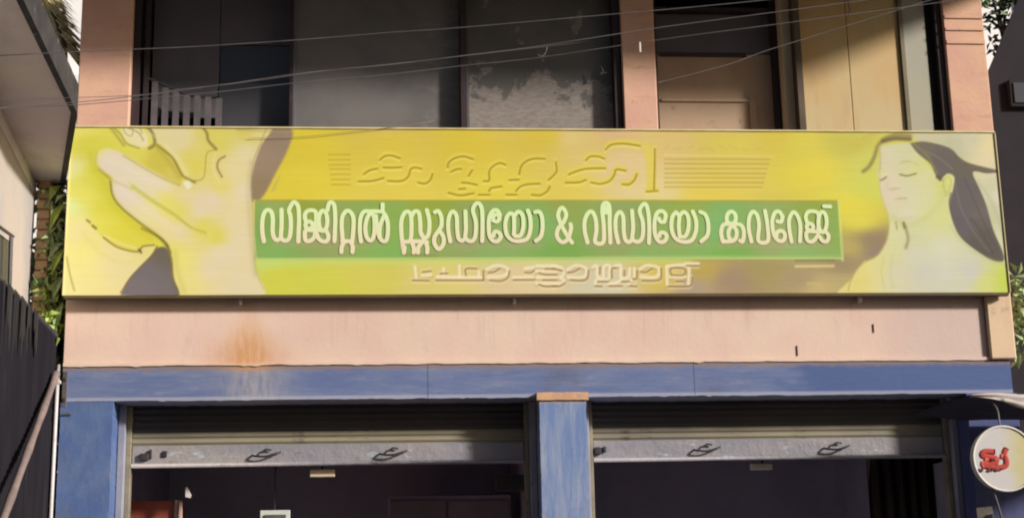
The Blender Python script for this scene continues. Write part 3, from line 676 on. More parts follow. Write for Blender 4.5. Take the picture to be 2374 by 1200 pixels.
# ---- green box
poly([(590, 463), (1942, 464), (1951, 600), (590, 602)], [(640, 480, (154, 169, 92)), (700, 475, (154, 161, 60)), (1000, 475, (154, 165, 62)), (1300, 476, (154, 163, 76)), (1600, 476, (152, 167, 72)), (1900, 474, (154, 167, 66)), (620, 520, (132, 163, 80)), (900, 500, (144, 171, 82)), (1265, 520, (138, 175, 96)), (1660, 520, (132, 177, 100)), (1930, 520, (144, 169, 80)),
      (640, 580, (136, 173, 90)), (900, 585, (136, 175, 88)), (1150, 575, (144, 173, 96)), (1500, 580, (142, 173, 92)), (1850, 580, (144, 175, 96)), (1300, 596, (128, 167, 78)), (1700, 594, (128, 171, 76)), (760, 540, (154, 161, 98)), (1450, 540, (152, 159, 94)), (1080, 540, (152, 161, 96)), (1800, 550, (158, 165, 100))], .9, sm=False)
line([(594, 466), (1300, 465), (1938, 467)], (172, 158, 62), 4.5, 1.4, .85, False)
line([(590, 463), (588, 530), (594, 602)], (206, 190, 130), 3, 1, .9, False)
line([(1944, 464), (1948, 520), (1953, 603)], (216, 214, 112), 5, 1.2, .9, False)
line([(1951, 540), (1954, 603)], (176, 192, 112), 5, 1.2, .9, False)
line([(594, 600), (1300, 598), (1952, 598)], (196, 214, 122), 4, 1.2, .9, False)
line([(1350, 594), (1700, 593), (1945, 592)], (168, 188, 112), 2.5, 1, .8, False)
line([(1845, 604), (1935, 603)], (126, 128, 58), 4, 1.6, .9, False)
line([(700, 461), (1900, 461)], (232, 212, 88), 2.5, 1.5, .6, False)
# soft printed drop shadow strip under the words
line([(640, 566), (880, 566)], (170, 160, 112), 10, 5, .6); line([(940, 590), (1010, 592)], (158, 136, 88), 6, 3, .7)
line([(1060, 568), (1250, 568)], (170, 158, 112), 10, 5, .6); line([(1360, 566), (1640, 566)], (170, 160, 110), 10, 5, .6); line([(1670, 568), (1920, 568)], (172, 162, 112), 10, 5, .6)

# ---- lettering traced as pen strokes
def ell(cx, cy, rx, ry, n=12): return [(cx + rx * math.cos(2 * math.pi * i / n), cy + ry * math.sin(2 * math.pi * i / n)) for i in range(n + 1)]
g1 = fr(7.419, 590, 455); g2 = fr(6.594, 910, 455); g3 = fr(6.247, 1270, 455); g4 = fr(7.419, 1650, 455)
W1 = [g1(s) for s in [
    [(160, 780), (130, 600), (135, 400), (170, 275), (235, 235), (290, 280), (312, 400), (308, 600), (335, 715), (390, 755), (450, 715)],
    [(460, 225), (462, 500), (455, 715), (535, 765), (600, 700), (622, 500), (612, 330), (590, 240), (650, 120), (700, 110), (750, 190), (762, 400), (755, 600), (750, 785)],
    [(880, 440), (862, 330), (905, 258), (1000, 245), (1055, 300), (1052, 560)], ell(935, 500, 62, 62),
    [(1020, 590), (880, 590), (862, 690), (885, 765), (950, 768), (1020, 710), (1050, 600), (1100, 585), (1230, 595)],
    ell(1175, 425, 75, 175), [(1230, 595), (1268, 690), (1240, 770), (1170, 778), (1100, 730), (1060, 640)],
    [(1245, 250), (1280, 125), (1330, 110), (1372, 180), (1385, 400), (1378, 600), (1372, 780)],
    [(1515, 765), (1495, 500), (1515, 330), (1600, 248), (1685, 330), (1700, 500), (1678, 765)], [(1500, 775), (1690, 775)],
    [(1490, 965), (1497, 870), (1530, 800)], [(1660, 800), (1685, 870), (1680, 965)],
    [(1828, 785), (1808, 600), (1818, 380), (1870, 275), (1950, 262), (2040, 330), (2062, 500), (2045, 690), (1988, 765), (1925, 700), (1902, 550), (1925, 400), (1965, 320)],
    [(1950, 262), (2100, 262), (2215, 285), (2280, 420), (2290, 600), (2265, 755), (2195, 768), (2150, 690), (2155, 520), (2215, 350)], [(2080, 330), (2110, 560), (2150, 720)],
    [(2200, 135), (2200, 270)]]]
W2 = [g2(s) for s in [
    [(170, 865), (135, 600), (132, 380), (180, 255), (245, 240), (282, 320), (285, 560), (270, 690)], [(282, 320), (330, 235), (398, 250), (420, 400), (428, 560), (480, 650)],
    [(428, 560), (490, 640), (548, 570), (560, 380), (520, 205)], [(160, 700), (300, 690), (440, 690), (530, 705)],
    [(170, 865), (178, 770)], [(300, 720), (325, 800), (320, 865)], [(385, 865), (392, 780), (440, 715)], [(510, 720), (528, 790), (525, 865)],
    [(640, 245), (700, 228), (742, 320), (742, 450), (690, 540), (640, 620), (636, 720), (700, 808), (768, 740), (778, 640), (740, 560), (700, 530)],
    [(880, 695), (848, 500), (858, 320), (915, 232), (975, 300), (985, 500), (1005, 640), (1055, 680), (1112, 640)],
    [(1110, 225), (1118, 500), (1112, 640), (1195, 688), (1258, 620), (1270, 400), (1225, 215), (1262, 125), (1318, 112), (1362, 200), (1372, 450), (1366, 690)],
    [(1530, 330), (1560, 285), (1610, 290), (1630, 340), (1590, 390), (1530, 370)], [(1640, 290), (1600, 222), (1535, 222), (1478, 310), (1466, 450), (1480, 600), (1530, 680), (1600, 688), (1652, 620), (1620, 555), (1560, 545), (1535, 610)],
    [(1790, 262), (1742, 320), (1720, 450), (1745, 590), (1835, 675), (1960, 685), (2060, 640), (2105, 500), (2100, 330), (2062, 215)],
    [(1790, 262), (1845, 290), (1855, 450), (1850, 590)], [(1855, 300), (1920, 238), (1985, 300), (1995, 470), (1950, 600), (1870, 612)],
    [(2172, 245), (2240, 240), (2282, 330), (2288, 500), (2258, 620), (2185, 685)]]]
W3 = [g3(s) for s in [
    [(350, 675), (270, 560), (185, 400), (145, 265), (200, 165), (262, 255), (228, 370), (145, 470), (130, 580), (200, 665), (285, 620), (332, 470), (325, 400)]]]
W4 = [g3(s) for s in [
    [(572, 675), (530, 500), (532, 350), (580, 245), (640, 228), (688, 330), (700, 500), (682, 665), (800, 665), (805, 420), (785, 220), (795, 130), (840, 95), (888, 150), (892, 400), (902, 675)], ell(840, 185, 18, 55),
    [(1018, 675), (980, 500), (982, 310), (1038, 228), (1088, 300), (1095, 500), (1120, 630), (1170, 665), (1222, 620)],
    [(1215, 205), (1232, 450), (1222, 620), (1308, 658), (1368, 580), (1372, 380), (1325, 215), (1370, 125), (1420, 122), (1452, 250), (1466, 450), (1460, 680)],
    [(1695, 340), (1700, 260), (1640, 215), (1570, 255), (1540, 400), (1552, 560), (1605, 655), (1680, 655), (1718, 590), (1690, 535), (1630, 530), (1605, 585)], [(1690, 370), (1630, 372), (1600, 320)],
    [(1850, 232), (1795, 310), (1790, 490), (1850, 615), (1960, 662), (2080, 635), (2142, 500), (2140, 340), (2092, 215)],
    [(1850, 232), (1898, 290), (1892, 430), (1905, 580)], [(1898, 285), (1968, 228), (2028, 300), (2032, 460), (1985, 580), (1905, 588)],
    [(2200, 225), (2280, 270), (2320, 400), (2308, 560), (2215, 655)]]]
W5 = [g4(s) for s in [
    [(320, 480), (258, 420), (268, 310), (335, 262), (400, 312), (405, 420), (350, 480)], [(185, 780), (158, 620), (190, 500), (280, 475), (430, 478), (515, 510), (550, 620), (530, 775), (480, 760)],
    ell(355, 640, 72, 120), [(185, 780), (300, 775), (355, 770)],
    [(680, 785), (632, 550), (645, 350), (710, 265), (778, 330), (810, 500), (800, 770), (960, 770), (955, 500), (912, 245)],
    [(1215, 350), (1160, 268), (1085, 280), (1040, 400), (1045, 560), (1085, 700), (1160, 770), (1235, 750), (1255, 660), (1200, 595), (1120, 620), (1110, 690)], [(1215, 350), (1190, 440), (1120, 430)],
    [(1370, 785), (1330, 560), (1330, 390), (1400, 272), (1478, 350), (1520, 520), (1512, 780)],
    [(1640, 460), (1612, 350), (1660, 268), (1780, 268), (1832, 330), (1825, 590)], ell(1685, 530, 58, 58),
    [(1800, 610), (1640, 610), (1622, 700), (1660, 775), (1740, 770), (1830, 660)], ell(1900, 445, 72, 175),
    [(1840, 610), (1960, 620), (2005, 700), (1970, 775), (1900, 770), (1850, 690)], [(1922, 175), (2040, 180)]]]
words = [W1, W2, W3, W4, W5]
for wds in words:                                  # the printed shadow edge behind every letter
    for s in wds: line([(x + 4.0, y + 4.5) for x, y in s], (140, 126, 70), 6, 2.6, .22)

# title, embossed in the yellow: shaded edge plus light edge
t0 = fr(2.9675, 750, 300); t1 = fr(4.845, 820, 310); t2 = fr(4.748, 1300, 310)
TL = [t1(s) for s in [[(295, 295), (345, 255), (420, 245), (520, 275)], [(115, 455), (180, 412), (265, 392)], [(335, 380), (430, 382), (535, 376)],
      [(55, 535), (200, 532), (335, 498)], [(385, 530), (530, 532), (610, 485), (640, 400), (690, 380), (760, 392)], [(725, 548), (800, 560), (860, 520), (885, 450)],
      [(1055, 375), (1068, 325), (1130, 278), (1230, 255), (1340, 285)], [(1095, 428), (1150, 402), (1205, 395)], [(1290, 475), (1330, 410)],
      [(1215, 548), (1300, 556), (1385, 575)], [(1065, 662), (1200, 692), (1345, 668)], [(1185, 622), (1250, 615)],
      [(1460, 532), (1520, 525), (1522, 430), (1560, 370), (1640, 330), (1705, 348)], [(1520, 645), (1550, 610), (1660, 592)], [(1405, 685), (1525, 685)],
      [(1860, 455), (1880, 370), (1940, 310), (2030, 280), (2145, 282)], [(2270, 320), (2275, 430), (2190, 520)], [(1750, 520), (1855, 515)],
      [(1825, 645), (1870, 595), (1960, 567), (2090, 562)], [(1715, 685), (1830, 685)], [(2000, 685), (2100, 690), (2175, 645), (2200, 595)]]]
TL += [t2(s) for s in [[(275, 295), (325, 252), (415, 252), (480, 275)], [(90, 450), (180, 412), (300, 385), (490, 380)], [(55, 540), (200, 536), (275, 508)],
      [(335, 538), (440, 552), (540, 520), (590, 450), (612, 395), (715, 408)], [(680, 558), (755, 558), (810, 510), (838, 445)], [(495, 175), (560, 122), (700, 110), (870, 135)],
      [(1036, 170), (1032, 400), (1026, 610)], [(945, 638), (1065, 630)]]]
line(t2([(940, 130), (975, 300), (985, 600)]), (224, 202, 74), 15, 3, .8)
for s in TL: line([(x - 1.0, y - 5.0) for x, y in s], (230, 206, 74), 9, 2.0, .75)
for s in TL: line([(x - 1.0, y + 5.0) for x, y in s], (244, 224, 104), 4.5, 1.8, .85)
for s in TL: line([(x, y - 4.0) for x, y in s], (234, 210, 92), 3, 2.0, .5)
for s in TL: line(s, (166, 134, 30), 4.2, 1.4, .95)
for k, yy in enumerate((175, 210, 245, 273, 310, 345, 380)):
    line(t0([(34 + 4 * k, yy), (182, yy)]), (188, 156, 50), 3, 1.3, .8)
    line(t0([(40 + 4 * k, yy + 12), (182, yy + 12)]), (232, 208, 84), 2, 1.3, .6)
for k, yy in enumerate((280, 330, 384, 436, 484, 536, 586)):
    xe = 2300 - k * 14
    line(t2([(1145, yy), (xe, yy + 2)]), (190, 158, 74), 3.4 if k % 2 else 2.8, 1.3, .85)
    line(t2([(1150, yy + 24), (xe, yy + 26)]), (230, 202, 112), 2, 1.3, .5)
line(t2([(1145, 235), (2340, 250)]), (236, 206, 128), 3, 1.8, .7)
# faint small line of print above the ruled lines (too worn to read)
rr = random.Random(3)
x = 1150
while x < 2200:
    wv = rr.choice([40, 60, 90]); line(t2([(x, 120 + rr.random() * 70), (x + wv, 125 + rr.random() * 60)]), (200, 168, 100), 4, 2.5, .4); x += wv + rr.choice([25, 60])

# last line of lettering at the foot
p1 = fr(6.783, 940, 600); p2 = fr(6.783, 1280, 600)
PL = [p1(s) for s in [[(270, 205), (400, 190)], [(110, 335), (370, 340)], [(550, 230), (660, 225)], [(480, 335), (800, 336), (1230, 335)], [(950, 255), (950, 155), (1120, 150)], [(1225, 180), (1225, 330)],
      [(1310, 215), (1400, 200), (1480, 150)], [(1330, 335), (1500, 345), (1610, 290), (1635, 190)], [(1880, 210), (1970, 215), (2020, 180)], [(1700, 330), (2030, 325)], [(2200, 155), (2350, 155)],
      [(2100, 220), (2200, 245), (2374, 245)], [(2160, 330), (2374, 330)], [(2100, 400), (2200, 430), (2374, 425)]]]
PL += [p2(s) for s in [[(0, 150), (160, 185)], [(0, 425), (120, 425), (195, 380)], [(250, 215), (340, 200), (430, 150)], [(290, 330), (450, 340), (550, 310), (575, 180)], [(755, 130), (750, 230)], [(940, 300), (940, 160), (1010, 140)],
      [(1135, 180), (1135, 260)], [(720, 355), (880, 355)], [(1100, 355), (1220, 355)], [(680, 425), (780, 430)], [(900, 425), (1100, 425)], [(1220, 425), (1330, 430)], [(1270, 310), (1325, 310), (1335, 180)], [(1400, 200), (1480, 205), (1570, 150)],
      [(1420, 340), (1600, 340), (1710, 310), (1715, 150)], [(1870, 250), (1870, 150), (2070, 150), (2070, 250), (1870, 250)], [(1950, 350), (2060, 350)], [(1830, 430), (2100, 430), (2190, 410), (2210, 290)], [(2110, 105), (2310, 105)]]]
PLL = [p1(s) for s in [[(260, 260), (400, 250)], [(500, 280), (850, 288), (1200, 290)], [(600, 150), (600, 280)], [(850, 110), (850, 285)], [(1150, 200), (1160, 290)], [(1290, 290), (1560, 260), (1600, 150), (1440, 100), (1280, 160)],
       [(1700, 290), (2000, 290)], [(1880, 150), (2010, 130)], [(2060, 110), (2374, 110)], [(2060, 190), (2374, 200)], [(2070, 290), (2374, 290)], [(2060, 380), (2374, 385)], [(150, 120), (170, 300)]]]
PLL += [p2(s) for s in [[(0, 110), (150, 140), (180, 250), (120, 290), (190, 330), (130, 385), (0, 385)], [(250, 290), (500, 280), (530, 150), (380, 100), (240, 170)], [(640, 130), (700, 110), (710, 280), (800, 300), (810, 130), (900, 110), (900, 290)],
        [(990, 110), (1080, 110), (1080, 290), (1200, 290), (1220, 150)], [(1290, 150), (1300, 280)], [(1390, 280), (1640, 280), (1670, 140), (1500, 100), (1380, 160)], [(1800, 130), (1810, 400)], [(1810, 110), (2130, 110), (2140, 390)],
        [(1850, 280), (2090, 280)], [(680, 390), (700, 330), (870, 320)], [(880, 390), (1000, 380), (1100, 320)], [(1200, 390), (1250, 320)], [(2100, 75), (2300, 75)]]]
for s in PLL: line([(x + .5, y + 3.5) for x, y in s], (176, 142, 92), 8, 2.2, .45)
for s in PLL: line(s, (248, 228, 188), 7, 1.5, .9)
for s in PL: line([(x - 1.5, y - 3.5) for x, y in s], (242, 222, 172), 6, 1.8, .5)
for s in PL: line([(x - .5, y + 4.5) for x, y in s], (240, 218, 166), 3.5, 1.8, .75)
for s in PL: line(s, (150, 112, 70), 3.6, 1.2, .9)
line([(1845, 617), (1932, 616)], (224, 204, 140), 6, 1.6, .9); line([(1845, 622), (1920, 622)], (176, 146, 90), 2, 1.2, .6)
line([(1872, 656), (1905, 658)], (206, 178, 118), 5, 2, .7)
# worn print: faint horizontal smears and blotches
sm = rng.normal(0, 1, (NZ // 3 + 2, NX // 40 + 2)); k1 = np.ones(3) / 3
sm = np.repeat(np.repeat(sm, 3, 0)[:NZ], 40, 1)[:, :NX]
ker = np.ones(41) / 41
sm = np.apply_along_axis(lambda v: np.convolve(v, ker, 'same'), 1, sm)
IMG = np.clip(IMG + sm[..., None] * np.array([.9, .9, 1.1]), 0, 250)
L = IMG / 255.0
LIN = np.where(L < .04045, L / 12.92, ((L + .055) / 1.055) ** 2.4) / EXPO * 1.0
LIN = np.clip(LIN, 0, .86)

sign = thing('sign_board', 'long yellow shop sign with hands, a woman and green lettering band above the shutters', 'sign')
me = bpy.data.meshes.new('printed_sheet')
wav = .0015 * np.sin(GX * 3.1 + .4) * np.sin((GZ - SZ0) / (SZ1 - SZ0) * math.pi) + .0006 * np.sin(GX * 11 + GZ * 4)
co = np.stack([GX, np.full_like(GX, SY) + wav, GZ], -1).reshape(-1, 3)
idx = np.arange(NX * NZ).reshape(NZ, NX)
q = np.stack([idx[:-1, :-1], idx[:-1, 1:], idx[1:, 1:], idx[1:, :-1]], -1).reshape(-1)
nf = (NX - 1) * (NZ - 1)
me.vertices.add(NX * NZ); me.vertices.foreach_set('co', co.ravel().astype(np.float32))
me.loops.add(nf * 4); me.loops.foreach_set('vertex_index', q.astype(np.int32))
me.polygons.add(nf); me.polygons.foreach_set('loop_start', np.arange(0, nf * 4, 4, dtype=np.int32))
me.update(calc_edges=True)
at = me.color_attributes.new('print', 'FLOAT_COLOR', 'POINT')
at.data.foreach_set('color', np.concatenate([LIN.reshape(-1, 3), np.ones((NX * NZ, 1))], 1).ravel().astype(np.float32))
g = G('printed_vinyl')
an = g.t.nodes.new('ShaderNodeAttribute'); an.attribute_name = 'print'
col = g.mix(g.ramp(g.noise(5, 6, .7, (.6, 1, 1.5)), .62, .80, 0, .10), an.outputs['Color'], (.45, .38, .28))
g.bump(g.noise(16, 4, .6), .08, .01)
M_PRINT = g.end(col, .55, 0, .25)
link('printed_sheet', me, M_PRINT, sign, True)
M_SFRAME = worn('sign_side_metal', (.42, .38, .30), (.34, .30, .24), 5, rough=.5)
M_SBACK = worn('sign_underside', (.10, .075, .045), (.08, .06, .035), 5, rough=.7)
M_LIP = worn('sign_folded_edge', alb(228, 206, 150), alb(216, 190, 128), 3, (3, 1, 1), rough=.55)
box('frame', [(SX0 + .002, SX1 - .002, SY + .012, -.045, SZ0 + .004, SZ0 + .03), (SX0 + .002, SX1 - .002, SY + .012, -.045, SZ1 - .03, SZ1 - .004),
              (SX0 + .002, SX0 + .03, SY + .012, -.045, SZ0 + .03, SZ1 - .03), (SX1 - .03, SX1 - .002, SY + .012, -.045, SZ0 + .03, SZ1 - .03)], M_SBACK, sign)
box('backing_sheet', (SX0 + .031, SX1 - .031, -.060, -.050, SZ0 + .031, SZ1 - .031), M_SBACK, sign)
box('edge_trim', (SX0 - .002, SX1 + .002, SY - .008, SY + .011, SZ1 - .008, SZ1 + .004), M_LIP, sign, .002)
box('edge_trim', (SX0 - .006, SX0 + .001, SY - .008, SY + .011, SZ0 - .002, SZ1 - .009), M_LIP, sign, .001)
box('edge_trim', (SX1 - .001, SX1 + .006, SY - .008, SY + .011, SZ0 - .002, SZ1 - .009), M_LIP, sign, .001)
for px in (557, 1193, 1995):
    p = on_y(px, 690, -.05); box('clip', (p.x - .009, p.x + .009, -.060, -.002, 3.455, 3.505), M_WHITE, sign, .002)
box('bottom_angle', (SX0 + .004, SX1 - .004, SY + .002, -.062, 3.482, 3.5035), worn('olive_painted_iron', (.11, .075, .03), (.085, .06, .03), 5, rough=.7), sign, .002)
for px in (300, 900, 1500, 2100):
    p = on_y(px, 500, -.05); box('bracket', (p.x - .02, p.x + .02, -.049, -.001, 3.60, 3.64), M_DARKMET, sign)
g = G('letter_print')
col = g.mix(g.ramp(g.m('ADD', g.z, g.m('MULTIPLY', g.noise(6, 3), .10)), 3.86, 4.11), alb(240, 218, 178), alb(226, 236, 172))
M_LET = g.end(col, .6, 0, .25)
texts = ['pale lettering of the first word on the green band', 'pale lettering of the second word on the green band', 'pale ampersand on the green band',
         'pale lettering of the word after the ampersand', 'pale lettering of the last word on the green band']
for wds, lb in zip(words, texts):
    V, F = [], []
    for j, s in enumerate(wds):
        pts = []
        for (x, y) in s:
            X, Z = ART(x, y); pts.append(Vector((X, SY + .0015 * math.sin(X * 3.1 + .4) * math.sin((Z - SZ0) / (SZ1 - SZ0) * math.pi) + .0006 * math.sin(X * 11 + Z * 4) - .0006 - .0002 * j, Z)))
        closed = (pts[0] - pts[-1]).length < 1e-5
        ribbon_geo(spline(pts, 5), 4.8 / 352.0, V, F)
    me = bpy.data.meshes.new('lettering'); me.from_pydata(V, [], F)
    link('lettering', me, M_LET, sign)['label'] = lb

M_RUSTB = worn('rusty_iron', (.17, .10, .075), (.12, .075, .06), 20, rough=.8)
# small iron stubs on the fascia
for (px, py, h) in ((2026, 760, .06), (1849, 812, .07)):
    p = on_y(px, py, -.01)
    o = box('bolt', (p.x - .0035, p.x + .0035, -.007, -.001, p.z - h / 2, p.z + h / 2), M_RUSTB, B, .002)

# ------------------------------------------------------------------ white pipe on the left corner
tube('white_pipe_body', [on_y(139, 848, -.035), on_y(131, 980, -.035), on_y(118, 1190, -.035)], .012, M_PVC)
o = bpy.data.objects['white_pipe_body']; o.name = 'drain_pipe'
pz = on_y(118, 1190, -.035)
bpy.data.objects.remove(o)
dp = thing('drain_pipe', 'thin white plastic pipe running down the left edge of the blue column', 'pipe')
p0 = Vector((-2.083, -.035, 3.072))
tube('pipe', [p0, Vector((-2.083, -.035, 1.6)), Vector((-2.083, -.035, .12))], .0125, M_PVC, dp, 10)
for z in (2.95, 2.0, 1.0):
    box('pipe_clip', (-2.102, -2.062, -.05, -.019, z, z + .022), M_WHITE, dp, .002)
# bracket and junction on the left of the beam
jb = thing('meter_bracket', 'small grey iron bracket screwed to the left end of the blue beam', 'bracket')
box('plate', [(-2.055, -2.025, -.022, -.006, 2.80, 3.03), (-2.060, -1.99, -.030, -.006, 2.752, 2.765)], M_BARS, jb, .002)
for zz in (2.84, 2.97): box('screw', (-2.05, -2.03, -.034, -.0225, zz, zz + .02), M_DARKMET, jb, .002)

# ------------------------------------------------------------------ neighbour on the left
NB = thing('neighbour_building', 'pale neighbouring building with a weathered concrete sunshade at the left edge', 'building')
ZS = 4.30
far_l, near_l = on_z(85, 424, ZS), on_z(20, 290, ZS)
far_r, near_r = on_z(158, 424, ZS), on_z(165, 258, ZS)
top_r = on_z(40, 0, ZS)
# right edge of sunshade carried on towards the viewer, clear of the shop
d2 = (top_r - near_r); end_r = near_r + d2 * 1.5
dl = (near_l - far_l).normalized(); end_l = far_l + dl * ((end_r - near_r).length + 1.8)
far_r2 = Vector((min(far_r.x, -2.16), far_r.y, ZS)); near_r2 = near_r.copy()
outl = [far_l, far_r2, near_r2, top_r, end_r, end_l + Vector((-2.0, 0, 0)), far_l + Vector((-2.0, .0, 0))]
prism('sunshade', outl, (0, 0, .10), M_SOFFIT, NB)
V, F = [], []
edge = [far_r2, near_r2, top_r, end_r]
for i in range(len(edge) - 1):
    a, b = edge[i], edge[i + 1]
    n = Vector(((b - a).y, -(b - a).x, 0)).normalized() * -1
    if n.x < 0: n = -n
    prism('sunshade_edge', [a + n * .002 + Vector((0, 0, -.015)), b + n * .002 + Vector((0, 0, -.015)), b + n * .035 + Vector((0, 0, -.015)), a + n * .035 + Vector((0, 0, -.015))], (0, 0, .17), M_SLABEDGE, NB)
prism('sunshade_edge', [far_l + Vector((0, .002, -.03)), far_r2 + Vector((0, .002, -.03)), far_r2 + Vector((0, .05, -.03)), far_l + Vector((0, .05, -.03))], (0, 0, .14), M_SLABEDGE, NB)
# drip beam along the wall, then the wall
wn_ = Vector((dl.y, -dl.x, 0));  wn_ = wn_ if wn_.x < 0 else -wn_            # away from the shop
prism('drip_beam', [far_l + Vector((0, 0, -.002)), end_l + Vector((0, 0, -.002)), end_l + wn_ * .10 + Vector((0, 0, -.002)), far_l + wn_ * .10 + Vector((0, 0, -.002))], (0, 0, -.09), M_SOFFIT, NB)
wall_a = far_l + wn_ * .004; wall_b = end_l + wn_ * .004
prism('wall', [wall_a + Vector((0, 0, -.094)), wall_b + Vector((0, 0, -.094)), wall_b + Vector((0, 0, -4.3)), wall_a + Vector((0, 0, -4.3))], wn_ * 2.2, M_NWALL, NB)
# dark window in that wall
def wall_pt(px, py, off=0.0):
    n = wn_; d = ray(px, py); t = (wall_a + n * off - CAM).dot(n) / d.dot(n); return CAM + d * t
wq = [wall_pt(-30, 520, -.03), wall_pt(24, 560, -.03), wall_pt(20, 668, -.03), wall_pt(-30, 650, -.03)]
w = prism('window', wq, -wn_ * -.028, M_DGLASS, NB)
fr_q = [(wall_pt(-30, 505, -.06), wall_pt(30, 548, -.06)), (wall_pt(26, 548, -.06), wall_pt(22, 672, -.06))]
for a, b in fr_q:
    V, F = tube_geo([a, b], .012, 4); me = bpy.data.meshes.new('window_frame'); me.from_pydata(V, [], F); link('window_frame', me, M_BARS, w)

# laterite pier behind
pier = thing('brick_pier', 'narrow pier of rough orange brown laterite blocks behind the pale neighbour', 'pier')
PYY = .06
pa, pb = on_y(80, 600, PYY), on_y(111, 600, PYY)
zt = on_y(95, 405, PYY).z
bm = box_bm([(-.5, .5, -.5, .5, -.5, .5)], .06)
bme = bpy.data.meshes.new('brick'); bm.to_mesh(bme); bm.free(); bme.materials.append(M_BRICK)
box('mortar_core', (pa.x + .006, pb.x - .006, PYY + .012, PYY + .16, .0, zt), M_MORTAR, pier)
z = .03; bh = .068
while z < zt:
    o = link('brick', bme, None, pier)
    o.location = ((pa.x + pb.x) / 2 + random.uniform(-.004, .004), PYY + .06 + random.uniform(-.006, .006), z + bh / 2)
    o.scale = ((pb.x - pa.x) * random.uniform(.94, 1.04), .13, bh * random.uniform(.82, .92)); o.rotation_euler = (0, random.uniform(-.03, .03), random.uniform(-.03, .03))
    z += bh

# ------------------------------------------------------------------ added white blocks standing in for bright sky in the two gaps
M_SKYWHITE = worn('sky_block_white', (.84, .82, .82), (.80, .78, .78), 2, (1, 1, .3), (.66, .62, .60), (.60, .76), 1.2, (1, 1, .4), rough=.9)
for (x0_, x1_, h_, lb) in ((-10.0, -3.2, 14.0, 'added white block standing in for bright sky in the gap at upper left'), (8.6, 16.0, 13.4, 'added white block standing in for bright sky behind the top right corner')):
    fb = thing('sky_white_block', lb, 'building')
    box('wall', (x0_, x1_, 14.0, 20.0, 0, h_), M_SKYWHITE, fb)
    box('roof', (x0_ - .3, x1_ + .3, 13.7, 20.3, h_ + .002, h_ + .25), M_SKYWHITE, fb)
    for f_ in range(1, 4):
        box('ledge', (x0_ - .05, x1_ + .05, 13.86, 13.998, f_ * 3.3, f_ * 3.3 + .16), M_SKYWHITE, fb)
        for k_ in range(3):
            xx = x0_ + 1.1 + k_ * 2.2
            if xx + .9 < x1_ and x0_ > 0: box('window', (xx - .9, xx + .1, 13.95, 13.997, f_ * 3.3 + 1.0, f_ * 3.3 + 2.3), M_DGLASS, fb)

# ------------------------------------------------------------------ unseen shop houses added across the street, behind the viewer (they keep the low sky off the facade)
M_OPP = worn('dull_shophouse_wall', (.16, .14, .12), (.12, .10, .09), 1, rough=.9)
for k_, (x0_, x1_, h_, lb) in enumerate(((-26, -12.2, 8.5, 'unseen dull shop house added across the street, left of three'), (-12, 1.8, 9.5, 'unseen dull shop house added across the street, middle of three'), (2, 15, 8.0, 'unseen dull shop house added across the street, right of three'))):
    fb = thing('unseen_shop_house', lb, 'building')
    box('wall', (x0_, x1_, -26, -17, 0, h_), M_OPP, fb); box('roof', (x0_ - .09, x1_ + .09, -26.4, -16.2, h_ + .002, h_ + .3), M_SLAB, fb)
    for f_ in range(2):
        for q_ in range(4):
            xx = x0_ + 1.4 + q_ * 3.1; box('window' if f_ else 'shutter', (xx, xx + (1.4 if f_ else 2.6), -16.995, -16.93, f_ * 4.0 + (1.2 if f_ else .2), f_ * 4.0 + 2.8), M_DGLASS if f_ else M_METAL, fb)

# ------------------------------------------------------------------ foliage
def leaves(name, center, rad, n, size, mat, parent, seed=1, droop=.4, aspect=.42):
    rn = np.random.default_rng(seed); V = []; F = []
    for i in range(n):
        d = rn.normal(size=3); d /= np.linalg.norm(d); r = rn.random() ** .45
        p = Vector(center) + Vector((d[0] * rad[0] * r, d[1] * rad[1] * r, d[2] * rad[2] * r))
        s = size * rn.uniform(.6, 1.3)
        t = Vector((rn.normal(), rn.normal(), rn.normal() - droop)).normalized()
        sd = t.cross(Vector(rn.normal(size=3))).normalized(); up = t.cross(sd) * .18 * s
        b = len(V)
        V += [p, p + t * s * .5 + sd * s * aspect * .5 + up, p + t * s, p + t * s * .5 - sd * s * aspect * .5 + up, p + t * s * .5]
        F += [(b, b + 1, b + 4), (b + 1, b + 2, b + 4), (b + 2, b + 3, b + 4), (b + 3, b, b + 4)]
    me = bpy.data.meshes.new(name); me.from_pydata(V, [], F)
    o = link(name, me, mat, parent); o['kind'] = 'stuff'; return o
bush = thing('leafy_tree', 'leafy green tree squeezed in the gap left of the sign', 'tree')
bc = on_y(131, 600, .22)
tube('trunk', [Vector((bc.x - .03, .45, 0)), Vector((bc.x + .0, .42, 1.6)), Vector((bc.x - .02, .45, 3.4))], [.025] * 6 + [.02] * 6 + [.015], M_BARK, bush)
for zz in (2.2, 2.9, 3.3):
    tube('branch', [Vector((bc.x - .01, .43, zz)), Vector((bc.x + .02, .35, zz + .35)), Vector((bc.x - .04, .2, zz + .8))], .007, M_BARK, bush)
leaves('crown', (bc.x, .22, 3.8), (.09, .24, .66), 900, .085, M_LEAF, bush, 2)
leaves('crown', (bc.x, .12, 3.35), (.09, .16, .38), 420, .085, M_LEAF_Y, bush, 3)
b2c = on_y(132, 590, 2.6)
bk = thing('green_bush', 'tall green bush in the shade behind the leafy tree', 'bush')
leaves('foliage', (b2c.x, 2.7, 3.3), (.55, .35, 1.75), 3200, .15, M_LEAF, bk, 4)
tube('stem', [Vector((b2c.x, 2.7, 0)), Vector((b2c.x + .03, 2.7, 2.0)), Vector((b2c.x, 2.7, 3.8))], .04, M_BARK, bk)
